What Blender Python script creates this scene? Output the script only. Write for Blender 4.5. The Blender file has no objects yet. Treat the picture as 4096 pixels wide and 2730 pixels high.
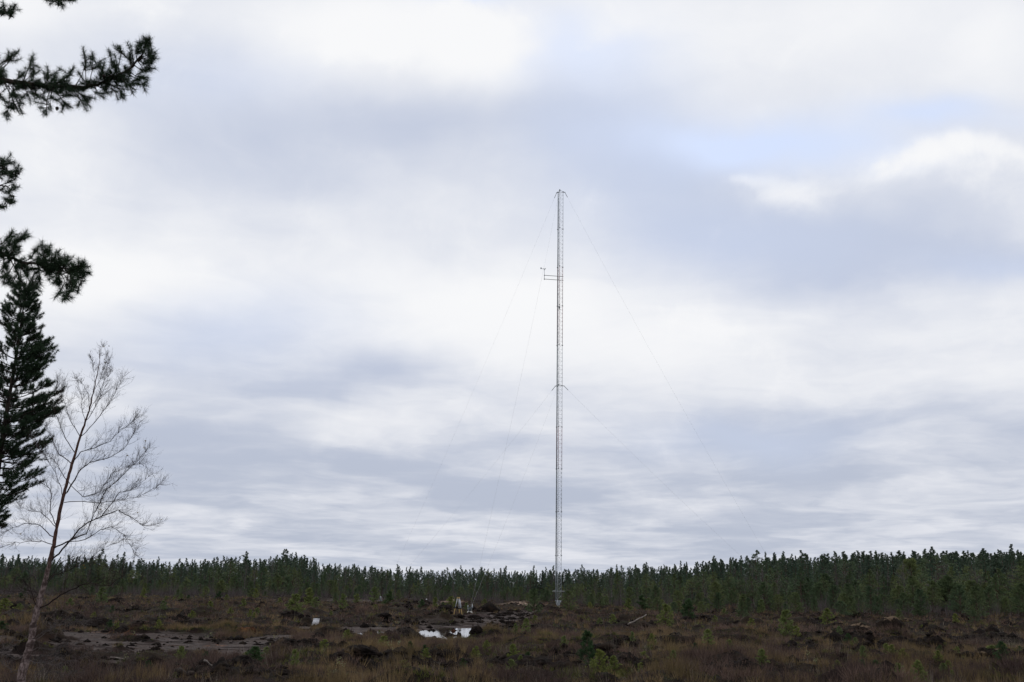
import bpy, math, random
import numpy as np
from mathutils import Vector, Matrix

# ------------------------------------------------------------------ camera, world, sun
F, CX, CY = 3980.0, 2048.0, 1365.0
PITCH, ROLL, HC = math.radians(13.9), math.radians(1.0), 2.57
scene = bpy.context.scene
cam_data = bpy.data.cameras.new("camera")
cam = bpy.data.objects.new("camera", cam_data)
scene.collection.objects.link(cam)
cam_data.sensor_width = 36.0
cam_data.lens = F / 4096 * 36
cam_data.clip_start, cam_data.clip_end = 0.1, 12000
RM = Matrix.Rotation(math.pi / 2 + PITCH, 3, 'X') @ Matrix.Rotation(ROLL, 3, 'Z')
cam.matrix_world = Matrix.Translation((0, 0, HC)) @ RM.to_4x4()
scene.camera = cam
scene.render.resolution_x, scene.render.resolution_y = 1024, 682
scene.view_settings.view_transform = 'Standard'
scene.view_settings.look = 'None'
scene.view_settings.exposure = 0.0
scene.view_settings.gamma = 1.0
scene.cycles.max_bounces = 5
scene.cycles.use_denoising = True

def ray(px, py):
    return RM @ Vector(((px - CX) / F, -(py - CY) / F, -1.0))
def at(px, py, D):                       # a photo pixel at forward distance D, as a world point
    d = ray(px, py); return Vector((d.x / d.y * D, D, HC + d.z / d.y * D))
def gnd(px, py, z=0.0):
    d = ray(px, py); t = (z - HC) / d.z
    return Vector((d.x * t, d.y * t, z))

SUN_EL, SUN_AZ = math.radians(35), math.radians(-12)
sd = bpy.data.lights.new("sun", 'SUN'); sd.energy = 0.8; sd.angle = math.radians(20); sd.color = (1, .96, .9)
sun = bpy.data.objects.new("sun", sd); scene.collection.objects.link(sun)
sdir = Vector((math.sin(SUN_AZ) * math.cos(SUN_EL), math.cos(SUN_AZ) * math.cos(SUN_EL), math.sin(SUN_EL)))
sun.rotation_euler = sdir.to_track_quat('Z', 'Y').to_euler()

class NT:
    def __init__(s, nt): s.nt = nt; s.n = nt.nodes; s.l = nt.links
    def new(s, t, **k):
        n = s.n.new(t)
        for a, b in k.items(): setattr(n, a, b)
        return n
    def put(s, sock, v):
        if isinstance(v, bpy.types.NodeSocket): s.l.new(v, sock)
        elif v is not None: sock.default_value = v
    def m(s, op, a, b=None, c=None, clamp=False):
        n = s.new('ShaderNodeMath', operation=op, use_clamp=clamp)
        for i, v in enumerate((a, b, c)):
            if v is not None: s.put(n.inputs[i], v)
        return n.outputs[0]
    def vm(s, op, a, b=None):
        n = s.new('ShaderNodeVectorMath', operation=op)
        s.put(n.inputs[0], a)
        if b is not None: s.put(n.inputs[3 if op == 'SCALE' else 1], b)
        return n.outputs['Value'] if op in ('LENGTH', 'DOT_PRODUCT') else n.outputs[0]
    def noise(s, vec, scale, detail=4, rough=.5, out='Fac', dist=0):
        n = s.new('ShaderNodeTexNoise'); s.put(n.inputs['Vector'], vec)
        n.inputs['Scale'].default_value = scale; n.inputs['Detail'].default_value = detail
        n.inputs['Roughness'].default_value = rough; n.inputs['Distortion'].default_value = dist
        return n.outputs[out]
    def ramp(s, v, a, b, c=0.0, d=1.0, smooth=True):
        n = s.new('ShaderNodeMapRange', interpolation_type='SMOOTHSTEP' if smooth else 'LINEAR')
        for i, x in enumerate((v, a, b, c, d)): s.put(n.inputs[i], x)
        return n.outputs[0]
    def mix(s, f, a, b):
        n = s.new('ShaderNodeMix', data_type='RGBA')
        s.put(n.inputs[0], f)
        s.put(n.inputs[6], (*a, 1) if isinstance(a, tuple) and len(a) == 3 else a)
        s.put(n.inputs[7], (*b, 1) if isinstance(b, tuple) and len(b) == 3 else b)
        return n.outputs[2]

world = bpy.data.worlds.new("World"); scene.world = world; world.use_nodes = True
def build_sky():
    t = NT(world.node_tree); t.n.clear()
    out = t.new('ShaderNodeOutputWorld'); bg = t.new('ShaderNodeBackground'); t.l.new(bg.outputs[0], out.inputs[0])
    bg.inputs[1].default_value = 0.1
    tc = t.new('ShaderNodeTexCoord'); sep = t.new('ShaderNodeSeparateXYZ'); t.l.new(tc.outputs['Generated'], sep.inputs[0])
    x, y, z = sep.outputs
    zc = t.m('ADD', t.m('MAXIMUM', z, 0.0), 0.085)
    comb = t.new('ShaderNodeCombineXYZ'); t.put(comb.inputs[0], t.m('DIVIDE', x, zc)); t.put(comb.inputs[1], t.m('DIVIDE', y, zc))
    P = comb.outputs[0]                                  # the cloud layer seen from below
    wrp = t.vm('SCALE', t.vm('SUBTRACT', t.noise(tc.outputs['Generated'], 5.0, 4, .55, 'Color'), (.5, .5, .5)), .17)
    wv = t.new('ShaderNodeSeparateXYZ'); t.l.new(wrp, wv.inputs[0])
    ya = t.m('MAXIMUM', t.m('ABSOLUTE', y), .25)
    u = t.m('ADD', t.m('DIVIDE', x, ya), wv.outputs[0]); v = t.m('ADD', t.m('DIVIDE', z, ya), t.m('MULTIPLY', wv.outputs[1], .55))
    uvn = t.new('ShaderNodeCombineXYZ'); t.put(uvn.inputs[0], u); t.put(uvn.inputs[1], v); UV = uvn.outputs[0]
    def blobs(lst):
        acc = None
        for (px, py, rx, ry, amt) in lst:                # 2353-wide photo positions turned into directions
            d = ray(px * 1.741, py * 1.741); c = (d.x / d.y, d.z / d.y, 0)
            q = t.vm('MULTIPLY', t.vm('SUBTRACT', UV, c), (2286 / rx, 2286 / ry, 0))
            e = t.m('MULTIPLY', t.m('EXPONENT', t.m('MULTIPLY', t.vm('DOT_PRODUCT', q, q), -0.8)), amt)
            acc = e if acc is None else t.m('ADD', acc, e)
        return acc
    bright = blobs([
        (850, 60, 260, 110, .50), (1120, 130, 130, 90, .35), (1850, 60, 520, 130, .22), (2330, 130, 160, 120, .22), (80, 330, 200, 120, .22),
        (60, 30, 160, 60, .25), (1000, 300, 350, 100, -.32), (620, 330, 340, 120, -.27), (1400, 250, 200, 130, -.34), (1560, 400, 190, 110, -.42), (1720, 540, 260, 70, -.35), (430, 150, 200, 100, -.22), (700, 440, 300, 60, -.12),
        (2150, 380, 150, 40, .10), (2150, 480, 230, 60, -.22), (2120, 590, 380, 70, -.50), (2340, 620, 160, 50, -.2), (1860, 650, 260, 50, -.2), (2250, 220, 260, 60, .1),
        (120, 620, 260, 90, .38), (650, 620, 330, 70, .10), (1100, 700, 300, 80, .42), (1050, 790, 260, 50, .25), (1560, 830, 300, 70, .30),
        (560, 780, 300, 80, -.30), (860, 880, 110, 40, -.30), (640, 900, 200, 50, -.2), (1900, 760, 400, 70, .10),
        (400, 1000, 240, 50, -.42), (760, 980, 170, 45, .22), (1740, 1000, 210, 50, -.45), (2050, 960, 260, 60, -.2), (1950, 1080, 300, 35, -.3),
        (850, 1090, 330, 35, -.42), (1380, 1140, 260, 30, -.35), (1500, 970, 120, 50, .2), (2150, 1060, 150, 30, .12)])
    blue = blobs([(1860, 330, 230, 62, 1.0), (1380, 110, 190, 90, .75), (1080, 0, 90, 30, .9), (1690, 340, 120, 60, .6), (2150, 265, 190, 36, 1.0), (1500, 330, 220, 160, .45), (1700, 560, 300, 90, .30), (560, 760, 260, 80, .3), (500, 170, 200, 90, .25), (1740, 990, 200, 50, .3), (2280, 620, 160, 40, .3)])
    P = t.vm('ADD', P, t.vm('SCALE', t.vm('SUBTRACT', t.noise(P, .8, 4, .6, 'Color'), (.5, .5, .5)), 1.1))
    n1 = t.noise(P, .95, 6, .55, 'Fac', .3); n2 = t.noise(P, 3.4, 5, .5, 'Fac', .2)
    det = t.noise(tc.outputs['Generated'], 11.0, 7, .60, 'Fac', .3)
    sh = t.m('SUBTRACT', t.m('ADD', blobs([(2220, 332, 95, 34, 1.0), (2320, 360, 90, 40, .6), (2110, 362, 85, 32, .7), (2010, 395, 70, 34, .5), (1742, 411, 46, 20, .95), (1838, 442, 54, 44, .95), (2180, 400, 200, 60, .25), (1120, 60, 120, 50, .8), (860, 100, 160, 60, .6)]), t.m('MULTIPLY', t.m('SUBTRACT', det, .5), 2.6)), .0)
    puff = t.m('MULTIPLY', t.ramp(sh, .10, 1.45), .42)
    low = t.ramp(z, .30, .02)
    amp1 = t.m('ADD', 1.0, t.m('MULTIPLY', low, 1.25))
    nn = t.m('ADD', t.m('MULTIPLY', t.m('SUBTRACT', n1, .5), amp1), t.m('MULTIPLY', t.m('SUBTRACT', n2, .5), t.m('ADD', .10, t.m('MULTIPLY', low, .55))))
    B = t.m('ADD', t.m('ADD', t.m('ADD', .625, bright), nn), t.m('ADD', puff, t.m('MULTIPLY', t.m('SUBTRACT', det, .5), .22)))
    B = t.m('SUBTRACT', B, t.m('MULTIPLY', low, .16))
    B = t.ramp(B, .0, 1.08)
    dark = t.mix(low, (5.35, 5.9, 7.3), (4.75, 5.2, 6.25))
    lite = t.mix(low, (9.4, 9.45, 9.6), (7.9, 8.05, 8.6))
    cloud = t.mix(B, dark, lite)
    sky = t.new('ShaderNodeTexSky', sky_type='NISHITA', sun_disc=False, sun_elevation=SUN_EL, sun_rotation=SUN_AZ)
    veil = t.new('ShaderNodeMix', data_type='RGBA', blend_type='ADD'); veil.inputs[0].default_value = 1
    t.l.new(t.mix(1.0, (0, 0, 0), sky.outputs[0]), veil.inputs[6]); veil.inputs[7].default_value = (0, 0, 0, 1)
    gapc = t.mix(.93, sky.outputs[0], (6.9, 7.9, 10.2))
    gm = t.m('MULTIPLY', t.m('MULTIPLY', blue, .80), t.ramp(B, 1.02, .75), clamp=True)
    col = t.mix(gm, cloud, gapc)
    lp = t.ramp(z, -.02, .0)
    col = t.mix(lp, (.8, .75, .7), col)
    t.l.new(col, bg.inputs[0])
build_sky()

# ------------------------------------------------------------------ helpers
RNG = np.random.default_rng(7); random.seed(7)
COL = scene.collection
class MB:                                 # collects triangles for ONE mesh
    def __init__(s): s.V = []; s.T = []; s.n = 0; s.A = []
    def add(s, v, f, val=0.0):
        v = np.asarray(v, np.float32).reshape(-1, 3); f = np.asarray(f, np.int64).reshape(-1, 3)
        s.V.append(v); s.T.append(f + s.n); s.n += len(v)
        s.A.append(np.broadcast_to(np.asarray(val, np.float32), (len(v),)).copy())
    def tube(s, pts, rad, k=5, cap=True, val=0.0):
        P = np.array([tuple(p) for p in pts], float); n = len(P)
        r = np.broadcast_to(np.asarray(rad, float), (n,))
        tan = np.gradient(P, axis=0); tan /= np.linalg.norm(tan, axis=1)[:, None] + 1e-9
        ref = np.where(np.abs(tan[:, 2:3]) > .9, np.array([[1., 0, 0]]), np.array([[0, 0, 1.]]))
        a = np.cross(tan, ref); a /= np.linalg.norm(a, axis=1)[:, None] + 1e-9; b = np.cross(tan, a)
        an = np.arange(k) * 2 * np.pi / k
        V = P[:, None] + r[:, None, None] * (np.cos(an)[None, :, None] * a[:, None] + np.sin(an)[None, :, None] * b[:, None])
        i = np.arange(n - 1)[:, None] * k; j = np.arange(k)[None]; j2 = (j + 1) % k
        q = np.stack([i + j, i + j2, i + k + j2, i + k + j], -1).reshape(-1, 4)
        T = np.concatenate([q[:, [0, 1, 2]], q[:, [0, 2, 3]]])
        if cap:
            T = np.concatenate([T, [[0, m + 1, m] for m in range(1, k - 1)], [[(n - 1) * k, (n - 1) * k + m, (n - 1) * k + m + 1] for m in range(1, k - 1)]])
        s.add(V.reshape(-1, 3), T, val)
    def box(s, c, size, rot=None, taper=1.0):
        c = np.array(tuple(c)); h = np.array(size) / 2
        v = np.array([[x, y, z] for z in (-1, 1) for y in (-1, 1) for x in (-1, 1)], float)
        v[4:, :2] *= taper
        v = v * h
        if rot is not None: v = v @ np.array(rot).T
        f = [[0, 2, 3], [0, 3, 1], [4, 5, 7], [4, 7, 6], [0, 1, 5], [0, 5, 4], [2, 6, 7], [2, 7, 3], [0, 4, 6], [0, 6, 2], [1, 3, 7], [1, 7, 5]]
        s.add(v + c, f)
    def blades(s, P, A, n, L, W, spread=.6, rng=RNG, val=None, rad0=0.0):
        """n thin triangles per base point P, pointing round the axis A"""
        P = np.repeat(np.asarray(P, float), n, 0); A = np.repeat(np.asarray(A, float), n, 0); m = len(P)
        if m == 0: return
        R = rng.normal(size=(m, 3)); R /= np.linalg.norm(R, axis=1)[:, None]
        D = A + R * spread; D /= np.linalg.norm(D, axis=1)[:, None] + 1e-9
        l = (L if np.ndim(L) == 0 else np.repeat(L, n)) * rng.uniform(.65, 1.15, m)
        S = np.cross(D, rng.normal(size=(m, 3))); S /= np.linalg.norm(S, axis=1)[:, None] + 1e-9
        w = (W if np.ndim(W) == 0 else np.repeat(W, n)) * .5
        w = np.broadcast_to(w, (m,))[:, None]
        P = P + R * rad0
        V = np.stack([P - S * w, P + S * w, P + D * l[:, None]], 1).reshape(-1, 3)
        T = np.arange(3 * m).reshape(-1, 3)
        if val is None: v = np.repeat(rng.uniform(0, 1, m), 3)
        else: v = np.repeat(np.repeat(np.asarray(val, float), n), 3)
        s.add(V, T, v)
    def mesh(s, name, mat, smooth=False):
        V = np.concatenate(s.V); T = np.concatenate(s.T); A = np.concatenate(s.A)
        me = bpy.data.meshes.new(name)
        me.vertices.add(len(V)); me.vertices.foreach_set('co', V.astype(np.float32).ravel())
        me.loops.add(len(T) * 3); me.loops.foreach_set('vertex_index', T.astype(np.int32).ravel())
        me.polygons.add(len(T)); me.polygons.foreach_set('loop_start', np.arange(0, len(T) * 3, 3, dtype=np.int32))
        me.update(calc_edges=True)
        if smooth: me.polygons.foreach_set('use_smooth', np.ones(len(T), bool))
        at_ = me.attributes.new('tone', 'FLOAT', 'POINT'); at_.data.foreach_set('value', A)
        me.materials.append(mat)
        return me
    def obj(s, name, mat, parent=None, smooth=False):
        return link(name, s.mesh(name, mat, smooth), parent)
def link(name, data, parent=None):
    o = bpy.data.objects.new(name, data); COL.objects.link(o)
    if parent is not None: o.parent = parent
    return o
def tag(o, label=None, cat=None, group=None, kind=None):
    if label: o['label'] = label
    if cat: o['category'] = cat
    if group: o['group'] = group
    if kind: o['kind'] = kind
    return o
def empty(name, loc, rz=0, sc=1.0):
    o = link(name, None); o.location = loc; o.rotation_euler = (0, 0, rz)
    o.scale = (sc, sc, sc) if np.ndim(sc) == 0 else sc
    o.empty_display_size = .3
    return o
def copy_tree(o, parent=None):
    c = o.copy(); COL.objects.link(c); c.parent = parent
    for ch in list(o.children): copy_tree(ch, c)
    return c

# value noise
_tab = np.random.default_rng(3).uniform(-1, 1, (256, 256))
def vnoise(x, y):
    xi = np.floor(x).astype(int); yi = np.floor(y).astype(int); fx = x - xi; fy = y - yi
    fx = fx * fx * (3 - 2 * fx); fy = fy * fy * (3 - 2 * fy)
    g = lambda a, b: _tab[a & 255, b & 255]
    return (g(xi, yi) * (1 - fx) + g(xi + 1, yi) * fx) * (1 - fy) + (g(xi, yi + 1) * (1 - fx) + g(xi + 1, yi + 1) * fx) * fy
def fbm(x, y, sc, oc=4, g=.5):
    a, f, r, tot = 1., sc, 0, 0
    for i in range(oc):
        r = r + a * vnoise(x * f + i * 17.3, y * f - i * 9.1); tot += a; a *= g; f *= 2.03
    return r / tot

# ------------------------------------------------------------------ materials
def mat(name, rough=.9, spec=.2):
    m = bpy.data.materials.new(name); m.use_nodes = True
    t = NT(m.node_tree); b = m.node_tree.nodes['Principled BSDF']
    b.inputs['Roughness'].default_value = rough
    b.inputs['Specular IOR Level'].default_value = spec
    return m, t, b
def leaf_mat(name, a, b_, c=None, objvar=.35, rough=.7, tint=None):
    """blends from a to b_ by the mesh's tone, then shifts per object towards c"""
    m, t, b = mat(name, rough, .15)
    at_ = t.new('ShaderNodeAttribute', attribute_name='tone')
    col = t.mix(at_.outputs['Fac'], a, b_)
    oi = t.new('ShaderNodeObjectInfo')
    if c: col = t.mix(t.m('MULTIPLY', t.m('POWER', oi.outputs['Random'], 1.6), objvar), col, c)
    g = t.new('ShaderNodeNewGeometry')
    n = t.noise(g.outputs['Position'], .9, 2)
    col = t.mix(t.ramp(n, .3, .7), col, t.mix(.5, col, tint or a))
    t.l.new(col, b.inputs['Base Color'])
    return m
M = {}
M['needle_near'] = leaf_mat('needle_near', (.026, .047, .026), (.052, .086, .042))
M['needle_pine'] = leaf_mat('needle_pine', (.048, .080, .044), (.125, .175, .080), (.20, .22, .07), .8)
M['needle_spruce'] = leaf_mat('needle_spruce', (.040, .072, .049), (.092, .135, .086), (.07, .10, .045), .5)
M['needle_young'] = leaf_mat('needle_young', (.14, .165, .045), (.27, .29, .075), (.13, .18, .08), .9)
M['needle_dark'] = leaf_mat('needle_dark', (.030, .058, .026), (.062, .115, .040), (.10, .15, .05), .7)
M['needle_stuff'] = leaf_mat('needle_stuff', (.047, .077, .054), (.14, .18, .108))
M['seedling_leaf'] = leaf_mat('seedling_leaf', (.30, .34, .14), (.52, .55, .38), (.45, .36, .06), .6)
M['birch_leaf'] = leaf_mat('birch_leaf', (.20, .13, .03), (.35, .25, .05))

def bark(name, a, b_, sc=6, stretch=(1, 1, .3)):
    m, t, b = mat(name, .9)
    tc = t.new('ShaderNodeTexCoord'); mp = t.vm('MULTIPLY', tc.outputs['Object'], stretch)
    n = t.noise(mp, sc, 5, .6)
    t.l.new(t.mix(t.ramp(n, .35, .65), a, b_), b.inputs['Base Color'])
    bm = t.new('ShaderNodeBump'); bm.inputs['Strength'].default_value = .5; bm.inputs['Distance'].default_value = .02
    t.l.new(n, bm.inputs['Height']); t.l.new(bm.outputs[0], b.inputs['Normal'])
    return m
M['bark_pine'] = bark('bark_pine', (.05, .035, .028), (.11, .07, .05), 9)
M['bark_near'] = bark('bark_near', (.02, .016, .014), (.055, .04, .032), 20)
M['bark_grey'] = bark('bark_grey', (.12, .10, .10), (.20, .17, .165), 5)
M['bark_dead'] = bark('bark_dead', (.16, .135, .12), (.30, .26, .23), 9, (.3, 1, 1))
M['twig'] = bark('twig', (.018, .011, .010), (.040, .024, .022), 10)
M['twig_grey'] = bark('twig_grey', (.075, .062, .06), (.12, .10, .095), 3)
def birch_bark():
    m, t, b = mat('birch_bark', .75)
    tc = t.new('ShaderNodeTexCoord'); O = tc.outputs['Object']
    sp = t.new('ShaderNodeSeparateXYZ'); t.l.new(O, sp.inputs[0])
    n = t.noise(t.vm('MULTIPLY', O, (26, 26, 10)), 1.3, 5, .7)
    n2 = t.noise(t.vm('MULTIPLY', O, (2, 2, 2)), 1.6, 4, .6)
    white = t.mix(t.ramp(n, .40, .60), (.07, .046, .040), (.26, .195, .18))
    white = t.mix(t.ramp(t.noise(t.vm('MULTIPLY', O, (1.5, 1.5, 5)), 1.3, 4, .6), .50, .60), white, (.055, .036, .032))
    red = t.mix(t.ramp(n, .4, .6), (.05, .026, .02), (.12, .06, .045))
    hi = t.ramp(t.m('ADD', sp.outputs[2], t.m('MULTIPLY', n2, .5)), 2.9, 3.5)
    t.l.new(t.mix(hi, white, red), b.inputs['Base Color'])
    bm = t.new('ShaderNodeBump'); bm.inputs['Strength'].default_value = .4; bm.inputs['Distance'].default_value = .01
    t.l.new(n, bm.inputs['Height']); t.l.new(bm.outputs[0], b.inputs['Normal'])
    return m
M['birch_bark'] = birch_bark()
def metal(name, c, rough=.5, met=.3, var=.25):
    m, t, b = mat(name, rough, .4); b.inputs['Metallic'].default_value = met
    g = t.new('ShaderNodeNewGeometry'); n = t.noise(g.outputs['Position'], 3.0, 4, .6)
    t.l.new(t.mix(t.ramp(n, .3, .7), tuple(x * (1 - var) for x in c), c), b.inputs['Base Color'])
    return m
M['galv'] = metal('galvanised_steel', (.46, .49, .51))
M['red_steel'] = metal('red_steel', (.27, .11, .12))
M['dark_steel'] = metal('dark_steel', (.10, .12, .13))
M['cable'] = metal('cable_sleeve', (.14, .18, .20), .8, 0)
M['wire'] = metal('wire_steel', (.36, .37, .38))
M['alu'] = metal('aluminium', (.62, .64, .68), .5, 0)
M['yellow'] = metal('yellow_paint', (.46, .30, .10), .6, 0)
M['black'] = metal('black_plastic', (.03, .03, .03), .6, 0)
M['white'] = metal('white_plastic', (.62, .62, .63), .6, 0, .12)
M['concrete'] = metal('pale_concrete', (.60, .57, .52), .9, 0, .3)

def peat_mat(name, a, b_, c, top=None):
    m, t, b = mat(name, .95, .04)
    tc = t.new('ShaderNodeTexCoord'); g = t.new('ShaderNodeNewGeometry')
    n = t.noise(g.outputs['Position'], 7, 6, .65); n2 = t.noise(g.outputs['Position'], 1.7, 3, .5)
    col = t.mix(t.ramp(n, .35, .68), a, b_)
    col = t.mix(t.m('MULTIPLY', t.ramp(n2, .5, .7), .7), col, c)
    if top:
        sp = t.new('ShaderNodeSeparateXYZ'); t.l.new(tc.outputs['Object'], sp.inputs[0])
        col = t.mix(t.ramp(t.m('ADD', sp.outputs[2], t.m('MULTIPLY', t.m('SUBTRACT', n2, .5), 3.0)), .85, 1.0), col, top)
    t.l.new(col, b.inputs['Base Color'])
    bm = t.new('ShaderNodeBump'); bm.inputs['Strength'].default_value = 1; bm.inputs['Distance'].default_value = .06
    t.l.new(n, bm.inputs['Height']); t.l.new(bm.outputs[0], b.inputs['Normal'])
    return m
M['peat'] = peat_mat('dark_peat', (.006, .0048, .0045), (.020, .015, .013), (.030, .020, .014))
M['peat_tan'] = peat_mat('peat_with_straw_top', (.008, .006, .005), (.026, .019, .015), (.035, .024, .015), (.13, .092, .062))
M['peat_rust'] = peat_mat('rusty_peat', (.03, .014, .010), (.095, .040, .020), (.02, .012, .01))
M['mud_heap'] = peat_mat('mud_heap', (.022, .015, .014), (.06, .042, .040), (.012, .009, .008))
M['sand'] = peat_mat('pale_sand', (.07, .045, .036), (.26, .19, .15), (.04, .027, .022))

# ------------------------------------------------------------------ ground
def ell(px, py, rx, ry):                  # an ellipse on the ground, from where the photo shows it
    c = gnd(px, py); a = gnd(px, py - ry); b = gnd(px, py + ry); e = gnd(px + rx, py)
    return (c.x, (a.y + b.y) / 2, e.x - c.x, (a.y - b.y) / 2)
MUD = [ell(*q) for q in [(380, 2585, 700, 66), (120, 2560, 300, 50), (840, 2580, 420, 40), (1250, 2515, 300, 19), (1650, 2515, 330, 26), (1830, 2538, 150, 24), (1800, 2520, 160, 30), (2010, 2478, 190, 20),
        (2160, 2452, 190, 14), (2370, 2466, 150, 7), (500, 2381, 700, 9), (1020, 2388, 380, 8), (1560, 2404, 330, 12), (1900, 2420, 200, 8), (1090, 2545, 240, 16), (800, 2620, 350, 14),
        (3000, 2440, 120, 6), (3650, 2610, 140, 10)]]
WAT = [ell(*q) for q in [(1835, 2524, 120, 26), (1590, 2531, 220, 12), (1740, 2520, 60, 8), (1940, 2505, 60, 5), (2020, 2485, 22, 3)]]
PALE = [ell(*q) for q in [(1810, 2414, 50, 4), (2060, 2422, 60, 4), (2115, 2417, 34, 4), (2125, 2430, 50, 4), (2360, 2464, 60, 2)]]
RUST = [ell(*q) for q in [(985, 2532, 100, 12), (560, 2520, 140, 10), (860, 2580, 120, 8), (1180, 2520, 70, 6)]]
DARK = [ell(*q) for q in [(980, 2712, 330, 26), (1650, 2640, 360, 24), (2150, 2650, 260, 26), (2480, 2600, 130, 14), (3600, 2590, 240, 24), (3950, 2670, 180, 25), (3250, 2555, 170, 12),
        (760, 2500, 180, 12), (330, 2505, 120, 12), (3020, 2690, 210, 20), (3480, 2650, 240, 20), (2760, 2575, 140, 13), (3880, 2560, 170, 15), (2350, 2625, 140, 13), (3250, 2600, 150, 12), (2600, 2650, 120, 12), (160, 2640, 200, 18), (1750, 2475, 110, 9), (480, 2690, 300, 20), (1300, 2590, 150, 14)]]
def mask(x, y, lst, warp=.35, soft=.25):
    wx = fbm(x, y, .13, 4, .6); d = np.full(np.shape(x), 9.)
    for (cx, cy, rx, ry) in lst:
        d = np.minimum(d, np.sqrt(((x - cx) / rx) ** 2 + ((y - cy) / ry) ** 2))
    return np.clip((1 + soft / 2 + warp * wx * 2 - d) / soft, 0, 1)
def height(x, y, full=False):
    x = np.asarray(x, float); y = np.asarray(y, float)
    wat = mask(x, y, WAT, .18, .45); mud = mask(x, y, MUD, .5); mud = np.maximum(mud * np.clip((.31 - fbm(x * .45 + 80, y, .30, 4, .6)) / .08, 0, 1), wat); dark = mask(x, y, DARK, .5, .4)
    hole = np.clip((fbm(x + 300, y - 200, .26, 4, .55) - .20) / .07, 0, 1) * (np.hypot(x, y) < 175)
    dark = np.maximum(dark, .95 * hole * (1 - mud))
    h = .20 * fbm(x, y, .11, 3) + .13 * fbm(x + 40, y, .45, 3) + .035 * fbm(x, y + 90, 2.1, 3)
    hum = np.clip(fbm(x - 13, y + 5, .33, 3) - .05, 0, 1)
    h = h + .85 * hum * (1 - mud) + .16 * np.clip(fbm(x + 7, y + 3, 1.15, 3), -.3, 1) * (1 - mud)
    hm = -.06 + .06 * fbm(x, y, .28, 4, .6) + .05 * fbm(x * .5, y * 1.4, 1.6, 4, .65) + .08 * np.clip(fbm(x * .45, y, 1.2, 4, .6) - .12, 0, 1) 
    h = h * (1 - mud) + hm * mud
    h = h - .10 * hole * (1 - mud) + dark * .22 * (np.abs(fbm(x, y, 1.3, 4, .6)) * 2.2 - .45)
    hw = -.20 + .085 * fbm(x * .6, y + 3, .9, 4, .6)
    hw = hw + .07 * np.clip((gnd(1790, 2525).x - x) / 5, 0, 1) * (1 + fbm(x * .5, y * 1.5, .8, 3)); h = h * (1 - wat) + hw * wat
    far = np.clip((np.hypot(x, y) - 400) / 400, 0, 1)
    h = h * (1 - far)
    if full: return h, mud, wat, dark
    return h
def hz(x, y): return float(height(np.array([x]), np.array([y]))[0])
def place(px, py):
    g = gnd(px, py); z = 0
    for _ in range(4):
        z = hz(g.x, g.y); z = min(z, .5); g = gnd(px, py, z * .8)
    return Vector((g.x, g.y, hz(g.x, g.y)))

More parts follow.
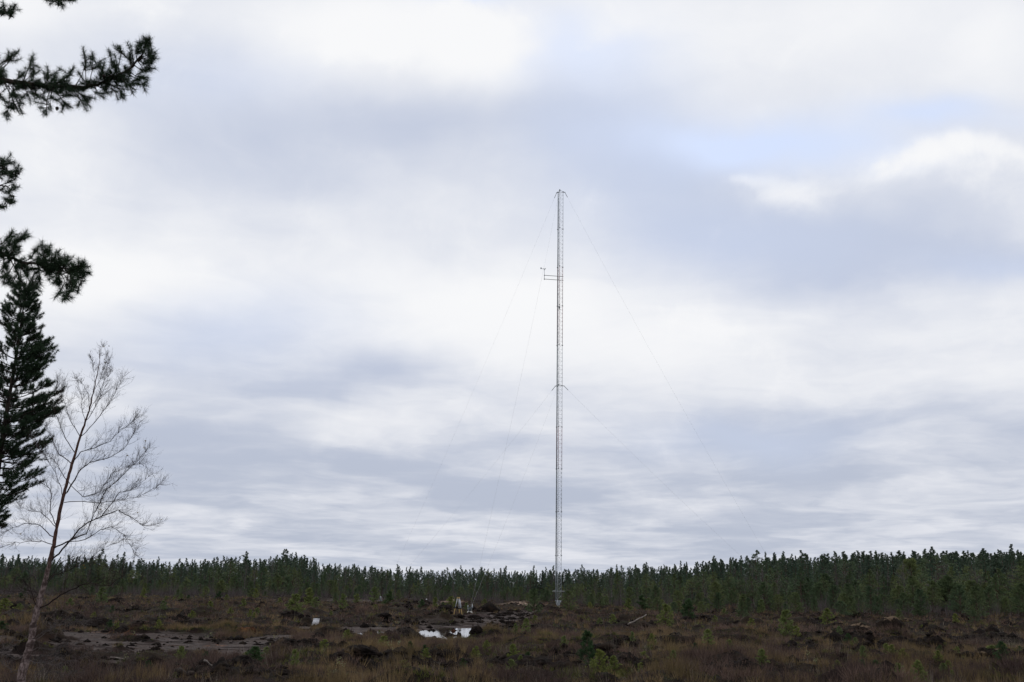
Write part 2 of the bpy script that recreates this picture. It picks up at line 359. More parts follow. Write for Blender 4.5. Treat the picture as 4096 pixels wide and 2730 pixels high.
def build_ground():
    az = np.concatenate([np.linspace(-180, -34, 40)[:-1], np.linspace(-34, 34, 1150), np.linspace(34, 180, 40)[1:]])
    az = np.radians(az)
    r = np.concatenate([[0.3, 2, 5, 9, 13, 17], np.geomspace(20, 95, 620), np.geomspace(95.6, 330, 330), np.geomspace(340, 7000, 40)])
    A, R = np.meshgrid(az, r); X = np.sin(A) * R; Y = np.cos(A) * R
    h, mud, wat, dark = height(X, Y, True)
    V = np.stack([X, Y, h], -1).reshape(-1, 3).astype(np.float32)
    nr, na = A.shape
    i = np.arange(nr - 1)[:, None] * na; j = np.arange(na - 1)[None]
    Q = np.stack([i + j, i + j + 1, i + na + j + 1, i + na + j], -1).reshape(-1, 4)
    me = bpy.data.meshes.new('ground')
    me.vertices.add(len(V)); me.vertices.foreach_set('co', V.ravel())
    me.loops.add(len(Q) * 4); me.loops.foreach_set('vertex_index', Q.astype(np.int32)[:, ::-1].ravel())
    me.polygons.add(len(Q)); me.polygons.foreach_set('loop_start', np.arange(0, len(Q) * 4, 4, dtype=np.int32))
    me.update(calc_edges=True); me.polygons.foreach_set('use_smooth', np.ones(len(Q), bool))
    pale = mask(X, Y, PALE, .5, .3); rust = mask(X, Y, RUST, .6, .5)
    for nm, a in (('mud', mud), ('wet', wat), ('peat', dark), ('pale', pale), ('rust', rust)):
        at_ = me.attributes.new(nm, 'FLOAT', 'POINT'); at_.data.foreach_set('value', a.astype(np.float32).ravel())
    m, t, b = mat('bog_ground', .9, .2)
    g = t.new('ShaderNodeNewGeometry'); P = g.outputs['Position']
    A_ = lambda nme: t.new('ShaderNodeAttribute', attribute_name=nme).outputs['Fac']
    n1 = t.noise(P, .35, 5, .6); n2 = t.noise(P, 2.2, 5, .6); n3 = t.noise(P, 9, 4, .65)
    heath = t.mix(t.ramp(n1, .40, .58), (.014, .010, .009), (.034, .024, .016))
    heath = t.mix(t.ramp(n2, .52, .64), heath, (.028, .028, .013))
    heath = t.mix(t.ramp(n3, .42, .62), t.mix(.6, heath, (.008, .006, .005)), heath)
    ps = t.vm('MULTIPLY', P, (.35, 1.6, 1))
    n4 = t.noise(ps, 1.2, 6, .65); n5 = t.noise(ps, 4.5, 5, .6)
    mudc = t.mix(t.ramp(n4, .38, .60), (.020, .013, .012), (.066, .046, .042))
    mudc = t.mix(t.ramp(n5, .47, .60), mudc, (.014, .010, .009))
    mudc = t.mix(t.ramp(t.noise(t.vm('MULTIPLY', P, (.5, 2.2, 1)), .45, 5, .7), .50, .60), mudc, (.034, .020, .015))
    peat = t.mix(t.ramp(n3, .4, .62), (.006, .005, .0045), (.022, .016, .014))
    col = t.mix(A_('mud'), heath, mudc)
    col = t.mix(t.m('MULTIPLY', A_('peat'), t.ramp(n2, .40, .52)), col, peat)
    col = t.mix(t.m('MULTIPLY', A_('rust'), t.ramp(n2, .47, .58)), col, t.mix(t.ramp(n3, .4, .6), (.045, .02, .012), (.15, .06, .025)))
    col = t.mix(t.m('MULTIPLY', A_('pale'), t.ramp(n2, .42, .56)), col, (.34, .25, .19))
    t.l.new(col, b.inputs['Base Color'])
    wet = t.m('MULTIPLY', A_('mud'), t.ramp(n4, .40, .56))
    t.l.new(t.ramp(wet, 0, 1, .95, .80), b.inputs['Roughness'])
    t.l.new(t.ramp(wet, 0, 1, .04, .08), b.inputs['Specular IOR Level'])
    bm = t.new('ShaderNodeBump'); bm.inputs['Strength'].default_value = 1.0; bm.inputs['Distance'].default_value = .05
    t.l.new(t.m('ADD', n3, n2), bm.inputs['Height']); t.l.new(bm.outputs[0], b.inputs['Normal'])
    me.materials.append(m)
    tag(link('ground', me), kind='structure')
build_ground()

def build_water():
    m, t, b = mat('bog_water', .04, .5); b.inputs['Base Color'].default_value = (.012, .009, .008, 1); b.inputs['IOR'].default_value = 1.33
    g = t.new('ShaderNodeNewGeometry'); bm = t.new('ShaderNodeBump'); bm.inputs['Strength'].default_value = .08; bm.inputs['Distance'].default_value = .01
    t.l.new(t.noise(g.outputs['Position'], 5, 3), bm.inputs['Height']); t.l.new(bm.outputs[0], b.inputs['Normal'])
    mb = MB(); V = []; T = []
    c = gnd(1745, 2524); a = np.linspace(0, 2 * np.pi, 60, endpoint=False)
    r = 1 + .12 * np.sin(3 * a) + .08 * np.sin(7 * a + 1)
    V = [[c.x, c.y, -.10]] + [[c.x + 10.5 * r_ * math.cos(q), c.y + 8.5 * r_ * math.sin(q), -.10] for q, r_ in zip(a, r)]
    T = [[0, i + 1, (i + 1) % 60 + 1] for i in range(60)]
    mb.add(V, T); tag(mb.obj('water', m), kind='structure')
build_water()

# ------------------------------------------------------------------ ground cover (stuff)
def scatter(n, r0, r1, p=1.0):
    u = RNG.uniform(0, 1, n); r = np.sqrt(r0 ** 2 + u * (r1 ** 2 - r0 ** 2)); a = np.radians(RNG.uniform(-31, 31, n))
    return np.sin(a) * r, np.cos(a) * r
def cover(name, matl, label, bands, field, thr, tone_sc, gap=None, up=1.0):
    mb = MB()
    for (n, r0, r1, nb, L, W, spr) in bands:
        x, y = scatter(n, r0, r1)
        h, mud, wat, dark = height(x, y, True)
        f = fbm(x + field * 31, y - field * 17, .42 if field % 2 else .3, 4, .55)
        keep = (f + RNG.normal(0, .07, n) + .25 * fbm(x - 50, y + field, 1.1, 2) > thr) & (mud + RNG.uniform(-.0, .25, n) < .35) & (dark * .75 < RNG.uniform(0, 1, n)) & (wat < .1)
        x, y, h, f = x[keep], y[keep], h[keep], f[keep]
        P = np.stack([x, y, h - .02], -1); A = np.stack([RNG.normal(0, .15, len(x)), RNG.normal(0, .15, len(x)), np.full(len(x), up)], -1)
        Ls = L * (.55 + .8 * np.clip(f - thr, 0, .6) / .4) * np.clip(1 + 1.4 * fbm(x + field * 5, y, 1.3, 2), .35, 1.9)
        tone = np.clip(fbm(x, y, tone_sc, 3) * 1.2 + .5 + RNG.normal(0, .18, len(x)), 0, 1)
        mb.blades(P, A, nb, Ls, W, spr, val=tone, rad0=L * .25)
    tag(mb.obj(name, matl), label, None, kind='stuff')
M['heather'] = leaf_mat('heather', (0.084, 0.055, 0.045), (0.190, 0.123, 0.092), rough=.9, tint=(0.068, 0.046, 0.040))
M['sedge'] = leaf_mat('sedge', (.122, .088, .042), (.29, .198, .102), rough=.9, tint=(.090, .070, .032))
M['moss'] = leaf_mat('moss', (0.061, 0.067, 0.020), (0.142, 0.141, 0.038), rough=.9)
M['dark_heather'] = leaf_mat('dark_heather', (0.052, 0.035, 0.032), (0.109, 0.072, 0.062), rough=.9)
cover('heather', M['heather'], 'purple brown heather covering the bog', [(34000, 20, 62, 15, .21, .016, .75), (26000, 60, 150, 11, .25, .038, .75)], 1, -.10, .25)
cover('dark_heather', M['dark_heather'], 'dark twiggy heather between the grass tufts', [(26000, 20, 62, 14, .24, .014, .7), (17000, 60, 170, 10, .28, .038, .7)], 2, -.02, .3)
cover('sedge', M['sedge'], 'straw brown grass tufts on the bog', [(26000, 20, 62, 18, .27, .011, .42), (19000, 60, 170, 11, .28, .030, .45)], 3, -.04, .35)
cover('moss', M['moss'], 'low olive green moss and crowberry', [(34000, 20, 62, 13, .12, .020, 1.1), (20000, 60, 170, 8, .17, .05, 1.1)], 4, -.06, .4)
M['dry_stem'] = leaf_mat('dry_stem', (.16, .13, .10), (.34, .29, .23), rough=.9)
cover('dry_stems', M['dry_stem'], 'pale dead stems standing in the heather', [(9000, 20, 62, 5, .34, .006, .30), (6000, 60, 150, 4, .34, .016, .3)], 5, .0, .5)
def crumbs():
    mb = MB(); x, y = scatter(90000, 22, 150)
    h, mud, wat, dark = height(x, y, True)
    k = ((mud > .5) & (fbm(x * .35, y * 1.5, .55, 5, .75) + RNG.normal(0, .12, len(x)) > .20)) | (dark > RNG.uniform(.1, .9, len(x)))
    x, y, h = x[k], y[k], h[k]
    ico = np.array([[1, 0, 0], [-1, 0, 0], [0, 1, 0], [0, -1, 0], [0, 0, 1], [0, 0, -1]], float)
    T = np.array([[0, 2, 4], [2, 1, 4], [1, 3, 4], [3, 0, 4], [2, 0, 5], [1, 2, 5], [3, 1, 5], [0, 3, 5]])
    n = len(x); s = RNG.lognormal(-3.35, .6, n) * (1 + np.hypot(x, y) / 90)
    V = ico[None] * RNG.uniform(.6, 1.4, (n, 6, 1)) * s[:, None, None] * np.array([1.5, 1.2, .8]) + np.stack([x, y, h + s * .2], -1)[:, None]
    TT = (np.arange(n)[:, None, None] * 6 + T[None]).reshape(-1, 3)
    mb.add(V.reshape(-1, 3), TT)
    tag(mb.obj('peat_crumbs', M['peat']), 'crumbled dark peat strewn over the mud', None, kind='stuff')
crumbs()

# ------------------------------------------------------------------ peat mounds
def mound_mesh(seed, tan=False):
    r = np.random.default_rng(seed); nu, nv = 44, 20
    V = []; 
    ph = r.uniform(0, 9, 6)
    for j in range(nv + 1):
        th = j / nv * math.pi * .56
        for i in range(nu):
            a = i / nu * 2 * math.pi
            d = np.array([math.cos(a) * math.sin(th), math.sin(a) * math.sin(th), math.cos(th)])
            q = 1 + .40 * float(fbm(np.array([d[0] * 1.6 + seed * 3 + d[2]]), np.array([d[1] * 1.6 - d[2] * 1.3]), 1.2, 4, .62)[0]) + .16 * float(fbm(np.array([d[0] * 5 + d[2] * 2 + seed]), np.array([d[1] * 5 - d[2] * 3]), 1.4, 3, .7)[0])
            V.append(d * q * np.array([1, 1, 1.0]))
    T = []
    for j in range(nv):
        for i in range(nu):
            a = j * nu + i; b = j * nu + (i + 1) % nu
            T += [[a, a + nu, b + nu], [a, b + nu, b]]
    return V, T
MOUNDM = {}
for k in range(5):
    V, T = mound_mesh(11 + k)
    for nm in ('peat', 'peat_tan', 'peat_rust', 'sand', 'mud_heap'):
        mb = MB(); mb.add(V, T); MOUNDM[(k, nm)] = mb.mesh('peat_mound', M[nm], False)
MOUNDS = [  # px, py of the base centre, width, height in photo pixels, kind
 (60,2433,32,18,0),(40,2510,64,28,0),(320,2494,50,18,0),(394,2512,104,36,0),(450,2421,48,16,0),(36,2576,80,20,0),(260,2588,36,16,0),(370,2670,66,36,0),(622,2618,52,30,0),
 (722,2483,66,28,0),(655,2486,55,18,0),(1162,2484,84,26,0),(888,2502,45,18,0),(1048,2424,26,18,0),(802,2368,20,14,0),(676,2372,13,13,0),(1206,2590,76,44,0),(1268,2562,68,30,0),(1007,2632,110,28,0),
 (970,2698,136,42,0),(1192,2708,160,30,0),(655,2512,100,18,0),(785,2513,92,18,0),(970,2536,46,14,2),(1006,2538,34,16,2),(1374,2544,64,26,0),(1485,2536,50,20,0),(1551,2566,50,26,0),
 (1685,2625,92,24,0),(1780,2638,112,30,0),(1966,2644,92,26,0),(1773,2466,92,20,0),(1530,2484,72,14,0),(1426,2666,130,32,0),(1718,2694,40,44,0),(1813,2530,17,15,2),(1835,2548,24,22,0),
 (1906,2552,66,26,0),(1984,2570,55,22,0),(2077,2562,50,22,0),(2042,2513,64,24,0),(2093,2560,76,28,0),(2314,2496,46,22,0),(2637,2548,48,30,0),(2467,2602,86,36,0),(2816,2560,50,25,0),(2965,2548,64,34,0),
 (2467,2448,38,12,0),(2127,2655,200,48,0),(2404,2688,42,34,0),(2888,2472,30,10,0),(2956,2543,66,30,0),(3078,2501,60,14,0),(3073,2527,26,14,0),(3439,2538,120,42,1),(3561,2533,104,40,1),(3332,2553,56,34,1),
 (3708,2518,56,26,0),(3627,2501,50,14,1),(3856,2487,42,22,0),(3937,2476,45,12,0),(3215,2573,90,20,0),(3601,2585,170,42,0),(3785,2645,125,32,0),(3957,2662,140,42,1),(3169,2670,60,36,0),(3420,2560,70,20,0),
 (1900,2475,60,14,0),(2150,2492,40,12,0),(1640,2545,36,16,0),(520,2545,50,14,2),(3650,2640,60,20,0),(3520,2655,80,22,0),(2700,2612,46,16,0),(2560,2690,60,24,0),(3080,2610,60,18,0)]
def zone(px):
    for lim, nm in ((200, 'left of the bare birch trunk'), (620, 'just right of the bare birch trunk'), (1000, 'between birch and white box'), (1340, 'around the white box'), (1700, 'between white box and tripod'),
                    (2130, 'by the puddle and the tripod'), (2420, 'in front of the lattice mast'), (2900, 'between mast and dark sapling'), (3420, 'right of the dark sapling'), (4200, 'near the right edge')):
        if px < lim: return nm
seen_m = {}
for i, (px, py, w, h, k) in enumerate(MOUNDS):
    g = place(px, py); D = g.y; s = D / F
    nm = ('peat', 'peat_tan', 'peat_rust')[k]
    o = link('peat_mound', MOUNDM[(i % 5, nm)])
    o.location = (g.x, g.y, g.z - .03); o.rotation_euler = (random.uniform(-.15, .15), random.uniform(-.15, .15), random.uniform(0, 6.28))
    ws = w * s * .5; o.scale = (ws, ws * random.uniform(.7, 1.1), h * s * .95)
    base = ('black peat mound', 'peat mound with straw top', 'rust red peat lump')[k]
    size = 'wide low' if w > 85 else ('small' if w < 45 else 'mid-sized')
    row = 'in near heather' if py > 2600 else ('in mid bog' if py > 2480 else 'near the woods')
    lab = f'{size} {base} {row} {zone(px)}'
    tag(o, lab, 'peat mound', lab.replace('mound', 'mounds').replace('lump', 'lumps'))
for (px, py, w, h, lab) in [(1810, 2416, 92, 9, 'pale sandy spoil heap behind the tripod legs'), (2062, 2424, 60, 7, 'tan sandy spoil heap left of the mast base'), (2118, 2418, 40, 8, 'bright sandy spoil heap nearest the mast base'), (2096, 2435, 50, 7, 'pinkish sandy spoil heap in front of the other sand heaps'), (1900, 2472, 110, 16, 'long dug mud bank running right from the guy anchor')]:
    g = place(px, py); s = g.y / F
    o = link('spoil_heap', MOUNDM[(px % 5, 'sand' if w < 100 else 'mud_heap')]); o.location = (g.x, g.y, g.z - .05)
    o.scale = (w * s * .5, w * s * .8, h * s); tag(o, lab, 'spoil heap', 'sandy spoil heaps near the mast' if w < 100 else None)

# ------------------------------------------------------------------ forest templates
def conifer(rng, h, cb, rad, style, nbr, tufts, nb, L, W):
    """returns crown MB, trunk MB; crown starts at fraction cb of the height"""
    cr, tr = MB(), MB(); ex = .5 if (style == 'pine' and cb > .38) else .95
    lean = rng.normal(0, .012, 2) * h
    zs = np.linspace(0, h, 9)
    off = np.stack([lean[0] * (zs / h) ** 2 + .02 * h * .3 * np.sin(zs * 1.3 + rng.uniform(0, 6)), lean[1] * (zs / h) ** 2, zs], -1); off -= [off[0, 0], 0, 0]
    r0 = .011 * h + .02
    tr.tube(off, r0 * (1 - zs / h * .9), 6)
    P, A, tone = [], [], []
    for i in range(nbr):
        f = (i + rng.uniform(0, 1)) / nbr
        z = h * (cb + (1 - cb) * f)
        if style == 'spruce': R = rad * (1 - f) ** 1.0 * rng.uniform(.75, 1.15) + .04 * h * .2
        elif style == 'pine': R = rad * min(1.0, .55 + 1.8 * f) * (1.02 - f) ** ex * rng.uniform(.5, 1.35)
        else: R = rad * (1 - f) ** .7 * rng.uniform(.6, 1.15) + .03 * h
        a = rng.uniform(0, 2 * math.pi); up = {'spruce': -.10 + .5 * f, 'pine': .15 + .5 * f, 'young': .5 + .6 * f}[style]
        bx = np.interp(z, zs, off[:, 0]); by = np.interp(z, zs, off[:, 1])
        base = np.array([bx, by, z]); d = np.array([math.cos(a), math.sin(a), up])
        tip = base + d * R
        if R > .25: tr.tube([base, base + d * R * .5 + [0, 0, -.03 * R], tip * .85 + base * .15], [.02 * R + .006, .014 * R + .004, .004], 3, False)
        side = np.array([-d[1], d[0], 0])
        for k in range(tufts):
            q = rng.uniform(.35 if style == 'pine' else .15, 1.0) ** .7
            sp = R * (.38 if style == 'pine' else .25)
            p = base + d * R * q + side * rng.normal(0, sp * (1.1 - q * .5)) + np.array([0, 0, rng.normal(0, R * (.14 if style == 'pine' else .06))])
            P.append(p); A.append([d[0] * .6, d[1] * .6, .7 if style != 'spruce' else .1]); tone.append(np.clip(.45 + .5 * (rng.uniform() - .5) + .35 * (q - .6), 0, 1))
    P.append(off[-1]); A.append([0, 0, 2.]); tone.append(.5)
    for z in (.985, .97, .95, .93, .91, .88): P.append(off[-1] * z); A.append([0, 0, 1.9]); tone.append(.5)
    P.append(off[-1] * .975 + [0, 0, 0]); A.append([0, 0, 4.]); tone.append(.5)
    Lr = L * (1 - (.62 if style != 'young' else .1) * np.clip(np.array([q[2] for q in P]) / h, 0, 1) ** 4); P[-8] = P[-8] * [1, 1, .97]
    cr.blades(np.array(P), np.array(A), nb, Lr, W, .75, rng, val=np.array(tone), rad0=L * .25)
    return cr, tr
def bare_tree(rng, h):
    tr, cr = MB(), MB()
    zs = np.linspace(0, h, 8); wob = np.cumsum(rng.normal(0, .02 * h, (8, 2)), 0) * .5; P = np.column_stack([wob - wob[0], zs])
    tr.tube(P, .011 * h * (1 - zs / h * .93), 5)
    for i in range(38):
        f = .28 + .7 * rng.uniform(); z = f * h; b = np.array([np.interp(z, zs, P[:, 0]), np.interp(z, zs, P[:, 1]), z])
        a = rng.uniform(0, 6.28); R = h * .24 * (1.1 - f) ** .6; d = np.array([math.cos(a) * .7, math.sin(a) * .7, .9]); d /= np.linalg.norm(d)
        t = b + d * R * 1.3; cr.tube([b, (b + t) / 2 + rng.normal(0, .03 * R, 3), t], [.012 * R + .008, .010, .005], 3, False)
        for k in range(7):
            q = rng.uniform(.2, 1); s_ = b + (t - b) * q; e = s_ + (d * .5 + rng.normal(0, .55, 3) + [0, 0, .3]) * R * .4
            cr.tube([s_, e], [.010, .005], 3, False)
    return cr, tr
def template(name, crm, trm, cr_mat, tr_mat, crown='crown'):
    root = empty(name, (0, 0, -50))
    c = crm.obj(crown, M[cr_mat], root); t_ = trm.obj('trunk', M[tr_mat], root)
    return root
TPL = {}
def mk(kind, n, fn): TPL[kind] = [fn(i) for i in range(n)]
R0 = lambda s: np.random.default_rng(s)
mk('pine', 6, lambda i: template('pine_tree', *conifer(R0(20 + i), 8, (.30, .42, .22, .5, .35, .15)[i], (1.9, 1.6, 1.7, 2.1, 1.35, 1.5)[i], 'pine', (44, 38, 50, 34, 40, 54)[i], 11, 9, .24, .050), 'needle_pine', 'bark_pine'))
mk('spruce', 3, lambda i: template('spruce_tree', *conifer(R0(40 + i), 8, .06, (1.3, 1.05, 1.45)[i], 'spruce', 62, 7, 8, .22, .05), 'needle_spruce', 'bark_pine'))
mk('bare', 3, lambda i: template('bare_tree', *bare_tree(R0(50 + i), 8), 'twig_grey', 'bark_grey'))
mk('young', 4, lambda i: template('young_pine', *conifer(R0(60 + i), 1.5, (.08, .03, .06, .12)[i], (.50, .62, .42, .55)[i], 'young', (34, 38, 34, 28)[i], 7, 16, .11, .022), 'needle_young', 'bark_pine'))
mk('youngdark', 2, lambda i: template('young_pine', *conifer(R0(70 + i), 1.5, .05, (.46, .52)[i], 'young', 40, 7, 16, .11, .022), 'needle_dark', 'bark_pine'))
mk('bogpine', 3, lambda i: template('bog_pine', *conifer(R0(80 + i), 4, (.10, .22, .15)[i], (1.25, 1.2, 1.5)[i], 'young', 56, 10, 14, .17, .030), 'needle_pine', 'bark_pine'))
USED = set()
def put(kind, i, loc, h, base_h, rz=None, wide=1.0):
    src = TPL[kind][i % len(TPL[kind])]
    key = (kind, i % len(TPL[kind]))
    if key in USED: o = copy_tree(src)
    else: USED.add(key); o = src
    s = h / base_h; o.location = loc; o.rotation_euler = (0, 0, random.uniform(0, 6.28) if rz is None else rz); o.scale = (s * wide, s * wide, s)
    return o

# skyline of the woods in the photo
SKY = np.array([(-400, 2205), (0, 2212), (180, 2222), (350, 2215), (480, 2225), (620, 2235), (800, 2232), (890, 2208), (1000, 2222), (1080, 2210), (1180, 2206), (1260, 2232), (1330, 2240), (1450, 2255), (1600, 2262), (1750, 2266), (1900, 2268),
    (2100, 2272), (2260, 2262), (2400, 2264), (2560, 2252), (2700, 2248), (2850, 2228), (3000, 2216), (3150, 2208), (3300, 2212), (3430, 2196), (3600, 2205), (3750, 2198), (3900, 2200), (4096, 2196), (4500, 2190)], float)
def front(px): return float(np.interp(px, [0, 1500, 2150, 2600, 4096], [188, 186, 164, 136, 122]))
def tree_top(px, D, py): return at(px, py, D).z
def px_of(x, D):   # photo column of a ground point
    p = RM.transposed() @ Vector((x, D, -HC)); return CX + F * p.x / -p.z
def wood_zone(px):
    for lim, nm in ((260, 'behind the bare birch'), (700, 'right of the bare birch'), (1150, 'behind the far reddish mud'), (1650, 'left of the tripod'), (2050, 'behind the tripod'), (2400, 'behind the lattice mast'),
                    (2800, 'right of the lattice mast'), (3300, 'right of the dark sapling'), (3750, 'behind the straw topped mounds'), (9999, 'at the right end of the woods')):
        if px < lim: return nm
def forest():
    rng = np.random.default_rng(5)
    def one(kind, D, px, frac, bh, wide, adj):
        x = (px - CX) / F * D / math.cos(PITCH) * 1.0
        x = at(px, 2380, D).x
        top = np.interp(px, SKY[:, 0], SKY[:, 1])
        hfull = tree_top(px, D, top + 9)
        h = max(1.5, hfull * frac)
        o = put(kind, int(rng.integers(0, 99)), (x, D, hz(x, D) - .05), h, bh, wide=wide)
        row = 'at the wood front' if D < front(px) + 16 else ('in mid wood' if D < front(px) + 38 else 'deep in the woods')
        nm = {'pine': 'pine', 'spruce': 'spruce', 'bare': 'leafless birch', 'bogpine': 'small pine'}[kind]
        lab = f'{adj} {nm} {row} {wood_zone(px)}'
        tag(o, lab, {'pine': 'pine', 'spruce': 'spruce', 'bare': 'bare tree', 'bogpine': 'pine'}[kind], lab.replace('pine', 'pines').replace('spruce', 'spruces').replace('birch ', 'birches ', 1) if kind != 'bare' else f'leafless grey birches {row} {wood_zone(px)}')
    n = 255
    for i in range(n):
        px = -120 + 4340 * (i * .618034 % 1.0); D = front(px) + 58 * rng.uniform()
        f = rng.uniform(.5, .93) if D > front(px) + 34 else rng.uniform(.30, .78)
        one('pine', D, px, f, 8, rng.uniform(1.15, 1.9), 'tall' if f > .7 else 'short')
    for i in range(110):
        px = -120 + 4340 * (i * .618034 * 1.7 % 1.0); D = front(px) + 28 + 40 * rng.uniform(); f = rng.uniform(.76, 1.06)
        one('spruce', D, px, f, 8, rng.uniform(.8, 1.1), 'pointed dark')
    for i in range(95):
        px = -120 + 4340 * (i * .618034 * 2.9 % 1.0); D = front(px) - 4 + 60 * rng.uniform(); f = rng.uniform(.4, .9)
        one('bare', D, px, f, 8, rng.uniform(.8, 1.1), 'thin')
    for i in range(230):
        px = -120 + 4340 * (i * .618034 * 3.3 % 1.0); D = front(px) - 30 + 55 * rng.uniform() ** .8; f = rng.uniform(.14, .50) * (1 if px < 2500 else 1.2)
        if 2150 < px < 2330 and D < 150: continue
        if px < 2100 and D < front(px) - 5: D += 14
        one('bogpine', D, px, f, 4, rng.uniform(.9, 1.3), 'bushy green')
forest()
def stragglers():
    rng = np.random.default_rng(15)
    for i in range(46):
        px = rng.uniform(2330, 4150) if i < 34 else rng.uniform(0, 1900); u = rng.uniform()
        D = (92 + 38 * u) if i < 34 else (120 + 55 * u); x = at(px, 2400, D).x
        if float(mask(np.array([x]), np.array([D]), MUD)[0]) > .1: continue
        h = rng.uniform(1.0, 2.6) * (.7 + .5 * u); o = put('bogpine', int(rng.integers(0, 9)), (x, D, hz(x, D) - .04), h, 4, wide=rng.uniform(1.1, 1.6))
        lab = f"{'waist high' if h < 1.5 else 'man high'} olive pine standing alone before the woods {wood_zone(px)}"
        tag(o, lab, 'pine', lab.replace('pine', 'pines'))
stragglers()

def far_wood():
    """the mass of woods behind the trees one can tell apart"""
    rng = np.random.default_rng(9); cr, tr = MB(), MB()
    lib = [conifer(R0(90 + i), 8, .12 if i % 3 else .25, 1.35 if i % 3 else 1.8, 'spruce' if i % 3 else 'pine', 44, 8, 6, .27, .075) for i in range(6)]
    arr = [(np.concatenate(c.V), np.concatenate(c.T), np.concatenate(c.A), np.concatenate(t_.V), np.concatenate(t_.T)) for c, t_ in lib]
    for i in range(1700):
        px = rng.uniform(-500, 4600); D = max(200, front(px) + 42) + 75 * rng.uniform()
        x = at(px, 2380, D).x; top = np.interp(px, SKY[:, 0], SKY[:, 1]) + 3 + rng.normal(24, 12)
        if rng.uniform() < .07: top -= rng.uniform(8, 36)
        h = at(px, top, D).z; s = h / 8; k = int(rng.integers(0, 6)); V, T, A, V2, T2 = arr[k]
        a = rng.uniform(0, 6.28); c, s_ = math.cos(a), math.sin(a); Rz = np.array([[c, -s_, 0], [s_, c, 0], [0, 0, 1]])
        w = s * rng.uniform(.85, 1.5); S = np.array([w, w, s]); p = np.array([x, D, -.1])
        tn = rng.uniform(-.35, .35)
        cr.add((V * S) @ Rz.T + p, T, np.clip(A + tn, 0, 1)); tr.add((V2 * S) @ Rz.T + p, T2)
    o = cr.obj('forest', M['needle_stuff']); tag(o, 'dense dark conifer woods filling the far side of the bog', None, kind='stuff')
    t_ = tr.obj('forest_trunks', M['bark_pine']); t_.parent = o
far_wood()
def brush():
    """grey leafless thicket at the foot of the woods"""
    mb = MB(); n = 15000; rng = RNG
    a = np.radians(rng.uniform(-31, 31, n)); r = 120 + 125 * rng.uniform(0, 1, n)
    fr = np.interp(CX + np.tan(a) * F, [0, 1500, 2150, 2600, 4096], [188, 186, 164, 136, 122]) - 10
    a, r = a[r > fr], r[r > fr]; n = len(r)
    x, y = np.sin(a) * r, np.cos(a) * r
    k = fbm(x, y, .06, 3) + rng.normal(0, .12, n) > -.08; x, y = x[k], y[k]
    P = np.stack([x, y, height(x, y)], -1); A = np.tile([0, 0, 1.], (len(x), 1))
    mb.blades(P, A, 9, np.clip(rng.normal(1.6, .7, len(x)), .4, 3.6), .035, .26)
    tag(mb.obj('undergrowth', M['twig_grey']), 'grey leafless thicket at the foot of the woods', None, kind='stuff')
brush()

